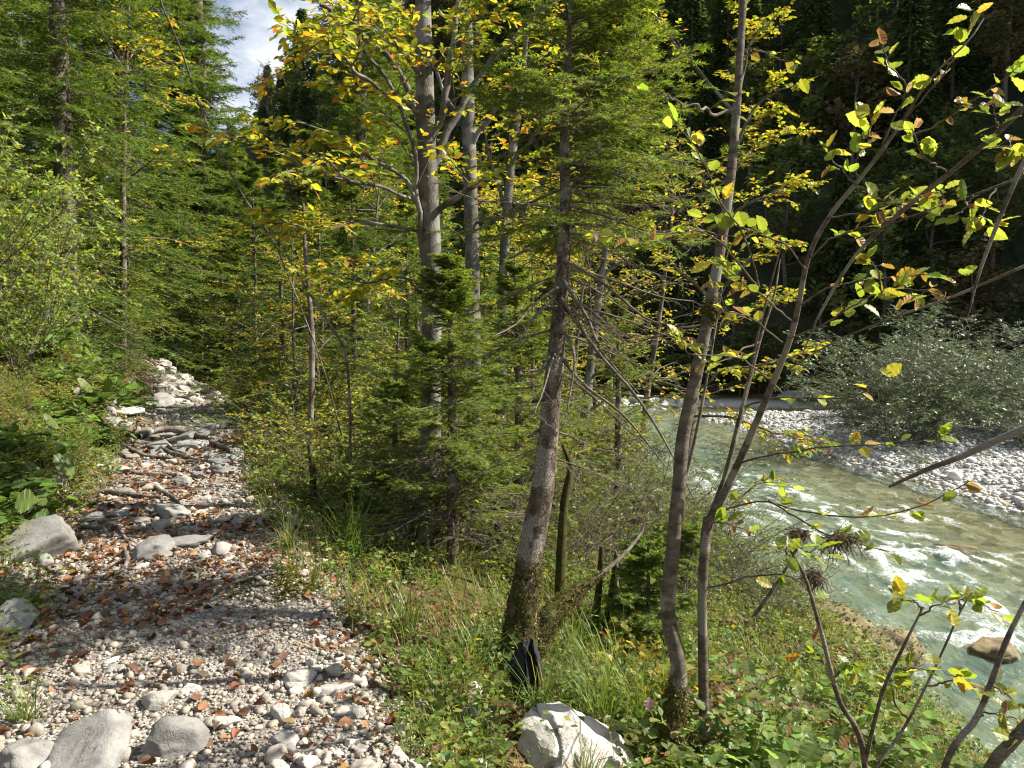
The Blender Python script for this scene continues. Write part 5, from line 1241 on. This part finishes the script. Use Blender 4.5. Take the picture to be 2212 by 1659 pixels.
# willows
for i, (x, d, yt, sxy, lb) in enumerate([(1945, 20.5, 665, .80, 'big round grey green willow bush on the gravel bar'), (2120, 22.5, 655, .85, 'tall willow bush right behind the big round one'), (2290, 20, 720, .8, 'willow bush cut off by the right edge'), (2030, 25, 720, .9, 'willow bush in the shade behind the big round one'), (1850, 23, 850, .6, 'small willow bush leaning out at the left of the big round one'), (2215, 18.6, 860, .55, 'low willow bush at the right edge of the gravel bar')]):
    p = at(x, d); s = top_scale(p, d, yt, 3.3); put(WIL[i % 2], USED, p, rg.uniform(0, 6.28), (s * sxy * 1.25, s * sxy * 1.25, s * 1.02), lb, 'willow bushes on the gravel bar')
p = at(1985, 17.6); shrub(BSH[2], p, .33, 'small dark green plant on the gravel bar in front of the willow', None)
for i, (x, d, s, lb) in enumerate([(1600, 7.6, .62, 'fine leaved willow hanging over the river behind the forked sapling'), (1480, 9.0, .8, 'fine leaved willow behind the slim pale trunk'), (1390, 10.5, 1.0, 'pale willow thicket at the river edge right of the leaning spruce'), (1660, 6.9, .42, 'low fine leaved willow at the bank rock'), (1540, 8.4, .7, 'loose willow spray over the rapids'), (1440, 7.6, .6, 'low willow near the spruce sapling'), (1340, 8.6, .8, 'dense willow bush left of the river view')]):
    p = at(x, d); p[0] = min(p[0], 3.2); p[2] = float(ground_z(p[0], p[1])); shrub(HID, p, s, lb, None)
# yellowed leaves by the mossy foot
YBU = proto_bush(250, .5, 8, (4, 2, 4), .075, [(.34, .25, .03), (.24, .23, .04), (.14, .17, .04)], [3, 2, 2], .8, 'hero', .05, 1.15, 'yellow_plant', 'plant', 'leaf_hero', .003)
for x, d, s, lb in ((1360, 4.6, .6, 'yellowing big leaved plant left of the slim trunk'), (1500, 4.5, .65, 'yellow leaved plant between slim trunk and sapling'), (1410, 4.1, .6, 'green and yellow plant in front of the slim trunk foot'), (1545, 4.2, .5, 'yellow plant right of the forked sapling trunk')):
    shrub(YBU, at(x, d), s, lb, None)

RED = proto_bush(251, .5, 7, (4, 2, 3), .06, [(.20, .11, .08), (.24, .14, .09), (.16, .10, .05), (.22, .20, .07)], None, .8, 'hero', .1, 1.1, 'red_leaved_shrub', 'shrub', 'leaf_hero', .003)
for x, d, s in ((1560, 4.0, .6), (1640, 3.9, .6), (1600, 3.5, .5), (1700, 4.2, .6), (1560, 4.9, .5), (1780, 4.3, .5), (1850, 4.0, .5), (1500, 3.9, .5)):
    shrub(RED, at(x, d), s, 'low shrub with dull reddish leaves among the dogwoods', 'reddish shrubs on the river bank')
BARE = proto_bush(252, 1.3, 12, (8, 5, 2), .04, GYL, None, .7, 'tri4', .8, 1., 'bare_shrub', 'shrub', 'leaf', .005, -.12)
for x, d, s in ((1180, 6.5, 1.), (1260, 7.2, 1.1), (1320, 6.8, .9), (1240, 8.5, 1.2), (1400, 8.2, 1.1), (1440, 7.0, .8), (1600, 6.8, .7), (1680, 6.4, .6), (1730, 6.8, .5), (900, 7.4, .9), (1050, 7.2, .9), (700, 7.8, .8), (1150, 9.5, 1.3), (1480, 6.0, .6), (1560, 7.8, .9), (820, 6.9, .7)):
    p = at(x, d); p[0] = min(p[0], 3.15); p[2] = float(ground_z(p[0], p[1])); shrub(BARE, p, s, 'tangled nearly leafless shrub of fine twigs between the trunks and the river', 'leafless shrubs by the river')

# grass tufts and ground cover
def tuft(seed, n, h, spread, cols):
    r = np.random.default_rng(seed); mb = MB()
    az = r.uniform(0, 6.28, n); el = np.pi / 2 - spread * r.random(n) ** .7
    Y = np.stack([np.cos(az) * np.cos(el), np.sin(az) * np.cos(el), np.sin(el)], 1)
    Z = np.stack([-np.cos(az) * np.sin(el), -np.sin(az) * np.sin(el), np.cos(el)], 1)
    S = r.normal(0, h * .07, (n, 3)) * [1, 1, 0] - [0, 0, .01]; L = h * r.uniform(.5, 1.15, n)
    tv, tf = LT['grass']; tv = tv.copy()
    place(mb, 'grass', S, Y, Z, L, pal(cols, n, r, None, .15), 0, .006 / L)
    o = mb.obj('grass_tuft', M['grass']); return tag(o, '', 'grass')
GC = [(.10, .165, .036), (.14, .205, .045), (.19, .22, .06), (.25, .22, .10)]
TUF = [tuft(260, 90, .55, .75, GC[:3]), tuft(261, 70, .4, .9, GC), tuft(262, 60, .32, 1.0, GC)]
for i, (x, d, k, s, lb) in enumerate([(1330, 4.15, 0, .9, 'tall upright green grass tuft right of the leaning spruce'), (1300, 3.75, 0, .75, 'arching grass tuft behind the cream boulder'), (1390, 3.9, 0, .7, 'arching grass tuft between cream boulder and slim trunk'), (1170, 3.75, 1, .9, 'grass tuft over the top of the cream boulder'), (755, 5.6, 0, 1.0, 'tall grass tuft in the shade right of the trail'), (1010, 3.9, 1, .9, 'grass tuft left of the mossy spruce foot'), (870, 4.3, 1, .9, 'sunlit grass tuft on the slope right of the trail'), (620, 5.4, 1, .8, 'short grass tuft by the trail edge above the moss lump'), (1240, 4.6, 0, .8, 'grass tuft behind the leaning spruce foot'), (1450, 4.2, 0, .7, 'grass tuft behind the slim trunk foot'), (1620, 4.6, 0, .6, 'grass tuft on the bank right of the forked sapling'), (1780, 5.0, 1, .8, 'grass tuft at the edge of the river bank'), (1700, 3.8, 1, .9, 'grass tuft among the dogwood shrubs'), (20, 4.2, 1, .7, 'grass tuft by the left edge near the spotted boulder'), (15, 3.0, 2, .8, 'dry grass tuft at the bottom left corner'), (90, 6.6, 1, .9, 'grass tuft at the left trail side below the mossy rock'), (940, 3.4, 2, .9, 'small grass tuft in the litter left of the cream boulder'), (1270, 3.1, 1, .6, 'grass blades in front of the cream boulder')]):
    p = at(x, d); put(TUF[k], USED, p, rg.uniform(0, 6.28), s, lb, None)

r = np.random.default_rng(310)
def clear(p):
    px = 1106 + F * p[:, 0] / p[:, 1]
    return p[~((px > 1080) & (px < 1430) & (p[:, 1] < 3.75) & (r.random(len(p)) < .88))]
mb = MB()
def cover(n, dmax=14, dmin=2.4):
    d = dmin + (dmax - dmin) * r.random(n) ** 1.35; x = r.uniform(-250, 2200, n)
    p = np.array([(x - 1106) / F * d, d]).T; nn_ = path_n(p[:, 0], p[:, 1])
    e = .35 * (fbm(p[:, 0] * 1.5, p[:, 1] * 1.5, 91, 3) - .5)
    e = e + .55 * r.random(n) ** 3 * (d < 5)
    ok = ((nn_ > pe_r(p[:, 1]) + .03 + e) & (p[:, 0] < xb(p[:, 1]) - .1)) | (nn_ < pe_l(p[:, 1]) + .05 + e)
    p = p[ok]; nn_ = nn_[ok]; return clear(np.stack([p[:, 0], p[:, 1], ground_z(p[:, 0], p[:, 1])], 1)), nn_
p, nn_ = cover(60000)
dens = fbm(p[:, 0] * 1.6, p[:, 1] * 1.6, 93, 3); p = p[dens > .40]; n = len(p)
az = r.uniform(0, 6.28, n); el = np.pi / 2 - r.uniform(.05, 1.1, n)
Y = np.stack([np.cos(az) * np.cos(el), np.sin(az) * np.cos(el), np.sin(el)], 1); Z = np.stack([-np.cos(az) * np.sin(el), -np.sin(az) * np.sin(el), np.cos(el)], 1)
L = r.uniform(.06, .22, n)
place(mb, 'grass', p, Y, Z, L, pal(GC, n, r), 0, .005 / L)
kindof(mb.obj('grass', M['grass']), 'stuff')
mb = MB()
p, nn_ = cover(13000)
dens = fbm(p[:, 0] * 1.1 + 3, p[:, 1] * 1.1, 95, 3); p = p[(dens > .40)]; n = len(p)
hh = r.uniform(.02, .15, n) * (1 + .6 * (fbm(p[:, 0] * 1.1 + 3, p[:, 1] * 1.1, 96, 2)))
tone = pal([(.115, .185, .034), (.16, .225, .042), (.085, .14, .028), (.23, .24, .055), (.14, .20, .06), (.25, .16, .06)], n, r, [5, 4, 4, 2, 2, .5])
for j in range(6):
    a = r.uniform(0, 6.28, n) ; rad_ = r.uniform(.0, .05, n)
    c = p + np.stack([np.cos(a) * rad_, np.sin(a) * rad_, hh * r.uniform(.5, 1.2, n)], 1)
    Y = np.stack([np.cos(a), np.sin(a), r.normal(.05, .3, n)], 1)
    place(mb, 'tri4', c, Y, UP + r.normal(0, .35, (n, 3)), r.uniform(.02, .048, n), tone * np.exp(r.normal(0, .1, (n, 1))), 0, r.uniform(.9, 1.5, n))
kindof(mb.obj('ground_cover', M['leaf']), 'stuff')
# moss patches on hump
mb = MB()
for hx, hy, hr, hh in HUMPS:
    n = int(9000 * hr); a = r.uniform(0, 6.28, n); q = hr * np.sqrt(r.random(n)) * .95; X = hx + q * np.cos(a); Y_ = hy + q * np.sin(a)
    k = (fbm(X * 4, Y_ * 4, 97, 3) > .38) & ((path_n(X, Y_) < -1.2) | (path_n(X, Y_) > .35)); X, Y_ = X[k], Y_[k]; n = len(X)
    p = np.stack([X, Y_, ground_z(X, Y_) + .004], 1)
    place(mb, 'dia', p, r.normal(0, 1, (n, 3)) * [1, 1, .3] + UP * .5, UP + r.normal(0, .6, (n, 3)), r.uniform(.012, .034, n) * (1 + hr), pal([(.12, .13, .02), (.09, .10, .016), (.17, .15, .03)], n, r), 0, .7)
kindof(mb.obj('moss_cover', M['grass']), 'stuff')

# ------------------------------------------------------------------ shaded hillside
def hill(w, q):
    X = HX * (q + HC) - HY * w; Y = HY * (q + HC) + HX * w
    top = 41 - 19 * smooth(w, 45, 105)
    h_ = 1.5 * q + 2.6 * (fbm(w * .07, q * .09, 201, 4) - .5) * smooth(q, 0, 8) * 2
    z = -1.8 + np.where(h_ > top, top + .25 * (h_ - top) * np.exp(-np.maximum(h_ - top, 0) / 30), np.maximum(h_, -3))
    return X, Y, z
w_ = np.linspace(-70, 190, 260); q_ = np.linspace(-2.5, 75, 120); W_, Q_ = np.meshgrid(w_, q_, indexing='ij')
X, Y, Z = hill(W_, Q_)
def hill_mat():
    m, nt, ns, ls = nodes('hillside'); out = N_(ns, 'ShaderNodeOutputMaterial'); b = N_(ns, 'ShaderNodeBsdfPrincipled'); setin(b, Roughness=.95); b.inputs['Specular IOR Level'].default_value = .05
    co = N_(ns, 'ShaderNodeNewGeometry').outputs['Position']
    n1 = N_(ns, 'ShaderNodeTexNoise'); setin(n1, Scale=.35, Detail=8., Roughness=.7); ls.new(co, n1.inputs['Vector'])
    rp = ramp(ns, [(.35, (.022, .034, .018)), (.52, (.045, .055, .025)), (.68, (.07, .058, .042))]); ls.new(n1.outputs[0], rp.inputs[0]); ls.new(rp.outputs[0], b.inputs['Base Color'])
    n2 = N_(ns, 'ShaderNodeTexNoise'); setin(n2, Scale=1.6, Detail=6.); ls.new(co, n2.inputs['Vector'])
    bp = N_(ns, 'ShaderNodeBump'); setin(bp, Strength=1., Distance=.8); ls.new(n2.outputs[0], bp.inputs['Height']); ls.new(bp.outputs[0], b.inputs['Normal']); ls.new(b.outputs[0], out.inputs[0]); return m
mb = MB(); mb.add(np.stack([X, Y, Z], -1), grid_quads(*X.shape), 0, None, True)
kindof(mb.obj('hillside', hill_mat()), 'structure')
def far_tree(seed, kind, cols):
    r = np.random.default_rng(seed); mb = MB()
    if kind == 'spruce':
        H = 8; mb.add(*tubes(np.array([[[0, 0, -1], [0, 0, 4], [0, 0, H]]]), np.array([[.13, .09, .02]]), 6), 1, (.8, .8, .8), True)
        n = 2600; u = r.random(n) ** .8; z = .6 + (H - .6) * u; R_ = (1.7 * (1 - u) ** .85 + .1) * np.sqrt(r.random(n)); a = r.uniform(0, 6.28, n); a = np.round(a * 2.2) / 2.2 + r.normal(0, .13, n)
        p = np.stack([R_ * np.cos(a), R_ * np.sin(a), z - .35 * R_], 1); Y = np.stack([np.cos(a), np.sin(a), r.normal(-.5, .3, n)], 1)
        place(mb, 'dia', p, Y, UP + r.normal(0, .4, (n, 3)), r.uniform(.25, .5, n), pal(cols, n, r), 0, .7)
    else:
        H = 6.5; tp = np.stack([r.normal(0, .05, 8).cumsum(), r.normal(0, .05, 8).cumsum(), np.linspace(-1, H * .9, 8)], 1); mb.add(*tubes(tp[None], np.linspace(.12, .02, 8)[None], 6), 1, (1, 1, 1), True)
        lim, l = radial_limbs(spline(tp, 20), 16, .3, .97, lambda u: 2.6 * (1 - .6 * u), .6, r); mb.add(*tubes(lim, .03 * np.linspace(1, .3, 8)[None] * np.ones((16, 1)), 4), 1, (1, 1, 1), True)
        S, D, L = kids(lim, l, 7, .2, 1, .8, .45, r, .6); T = grow(S, D, L, 5, -.05, .08, r); mb.add(*tubes(T, np.full((len(T), 5), .012), 3), 1, (1, 1, 1), True)
        if kind == 'broad':
            p, Y, Z = leaves_on(T, 16, .1, r, .9, .6); p = p + r.normal(0, .12, p.shape); n = len(p); place(mb, 'dia', p, Y, Z, r.uniform(.16, .32, n), pal(cols, n, r), 0, 1.3)
        else:
            S, D, L = kids(T, L, 5, .2, 1, .7, .6, r, .6); mb.add(*tubes(grow(S, D, L, 4, .1, .06, r), np.full((len(S), 4), .010), 3), 1, (1, 1, 1), True)
    return mb.mesh('hillside_tree', [M['leaf'] if kind != 'spruce' else M['needle'], M['twig']])
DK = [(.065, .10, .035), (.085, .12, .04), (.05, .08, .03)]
FT = [(far_tree(1, 'spruce', DK), 'hillside_spruce', 'dark pointed spruce on the shaded hillside across the river', 'spruces on the shaded hillside'), (far_tree(2, 'broad', [(.085, .12, .04), (.11, .14, .045)]), 'hillside_tree', 'dark green rounded tree on the shaded hillside across the river', 'rounded trees on the shaded hillside'),
      (far_tree(3, 'broad', [(.10, .085, .05), (.085, .09, .045), (.115, .095, .06)]), 'hillside_tree', 'brownish autumn tree on the shaded hillside across the river', 'brownish trees on the shaded hillside'), (far_tree(4, 'bare', DK), 'hillside_tree', 'bare grey tree on the shaded hillside across the river', 'bare trees on the shaded hillside'), (far_tree(5, 'spruce', DK), 'hillside_spruce', 'dark pointed spruce on the shaded hillside across the river', 'spruces on the shaded hillside')]
r = np.random.default_rng(320); n = 0
occ = []
for k in range(6000):
    if n >= 330: break
    w = r.uniform(-28, 100); q = 46 * r.random() ** 1.1
    x, y, z = hill(np.array(w), np.array(q)); x, y, z = float(x), float(y), float(z)
    if y < 5: continue
    px = 1106 + F * x / y
    if px > 2400 or px < 560: continue
    if z > 1.6 + .44 * y: continue
    if px < 1500 and r.random() < .35: continue
    if any((x - a) ** 2 + (y - b) ** 2 < 5 for a, b in occ): continue
    occ.append((x, y))
    i = int(r.choice(5, p=[.22, .33, .2, .07, .18])); me, nm, lb, gp = FT[i]
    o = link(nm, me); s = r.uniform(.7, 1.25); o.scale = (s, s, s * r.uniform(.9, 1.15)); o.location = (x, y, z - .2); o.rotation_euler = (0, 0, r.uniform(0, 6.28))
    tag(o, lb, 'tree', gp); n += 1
# dark bushes at the foot of the hill
for k in range(34):
    w = r.uniform(-16, 34); q = r.uniform(-1.5, 2.5)
    x, y, z = hill(np.array(w), np.array(q)); x, y = float(x), float(y)
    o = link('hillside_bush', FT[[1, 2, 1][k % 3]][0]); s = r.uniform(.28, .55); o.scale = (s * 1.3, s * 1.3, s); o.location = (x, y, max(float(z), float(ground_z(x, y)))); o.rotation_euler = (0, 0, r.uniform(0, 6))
    tag(o, 'dark bush in the shade along the far river bank', 'shrub', 'bushes along the far river bank')

for k in range(46):
    x = -4 + 22 * k / 45 + r.normal(0, .3); y = 34 - .12 * x + r.uniform(0, 2.2)
    if x > 13: y -= (x - 13) * .5
    o = link('hillside_bush', FT[[1, 2, 1][k % 3]][0]); s = r.uniform(.2, .42); o.scale = (s * 1.5, s * 1.5, s); o.location = (x, y, float(ground_z(x, y)) - .1); o.rotation_euler = (0, 0, r.uniform(0, 6))
    tag(o, 'dark bush in the shade along the far river bank', 'shrub', 'bushes along the far river bank')

# ------------------------------------------------------------------ light, sky, camera
wd = bpy.data.worlds.new('World'); SC.world = wd; wd.use_nodes = True
nt = wd.node_tree; ns, ls = nt.nodes, nt.links; ns.clear()
out = ns.new('ShaderNodeOutputWorld'); bg = ns.new('ShaderNodeBackground'); bg.inputs[1].default_value = .055
sky = ns.new('ShaderNodeTexSky'); sky.sky_type = 'NISHITA'; sky.sun_disc = False; sky.sun_elevation = SUN_EL; sky.sun_rotation = SUN_AZ; sky.ozone_density = 2.
tc = ns.new('ShaderNodeTexCoord'); mp = ns.new('ShaderNodeMapping'); mp.inputs['Scale'].default_value = (1, 1, 2.2); ls.new(tc.outputs['Generated'], mp.inputs[0])
nz = ns.new('ShaderNodeTexNoise'); setin(nz, Scale=3.4, Detail=9., Roughness=.58); ls.new(mp.outputs[0], nz.inputs['Vector'])
rp = ramp(ns, [(.46, (0, 0, 0)), (.62, (1, 1, 1))]); ls.new(nz.outputs[0], rp.inputs[0])
ls.new(mixc(ns, ls, rp.outputs[0], sky.outputs[0], (7.6, 7.9, 8.3)), bg.inputs[0]); ls.new(bg.outputs[0], out.inputs[0])

sd = Vector((math.sin(SUN_AZ) * math.cos(SUN_EL), math.cos(SUN_AZ) * math.cos(SUN_EL), math.sin(SUN_EL)))
sl = bpy.data.lights.new('sun', 'SUN'); sl.energy = 5.; sl.angle = math.radians(.53); sl.color = (1, .94, .85)
so = bpy.data.objects.new('sun', sl); COL.objects.link(so); so.rotation_euler = sd.to_track_quat('Z', 'Y').to_euler(); so.location = (20, 10, 30)

cam = bpy.data.cameras.new('camera'); co = bpy.data.objects.new('camera', cam); COL.objects.link(co)
co.location = EYE; co.rotation_euler = (math.pi / 2 - PITCH, 0, 0)
cam.sensor_width = 36; cam.lens = 36 * F / 2212; cam.clip_start = .05; cam.clip_end = 2000
SC.camera = co
SC.view_settings.view_transform = 'Standard'; SC.view_settings.look = 'None'; SC.view_settings.exposure = 1.35; SC.view_settings.gamma = 1
c = SC.cycles
c.max_bounces = 7; c.diffuse_bounces = 4; c.glossy_bounces = 2; c.transmission_bounces = 4; c.transparent_max_bounces = 8
c.sample_clamp_indirect = 4; c.sample_clamp_direct = 12; c.use_adaptive_sampling = True; c.adaptive_threshold = .02
c.use_denoising = True; c.denoising_prefilter = 'ACCURATE'; c.filter_width = 1.15; c.caustics_reflective = False; c.caustics_refractive = False
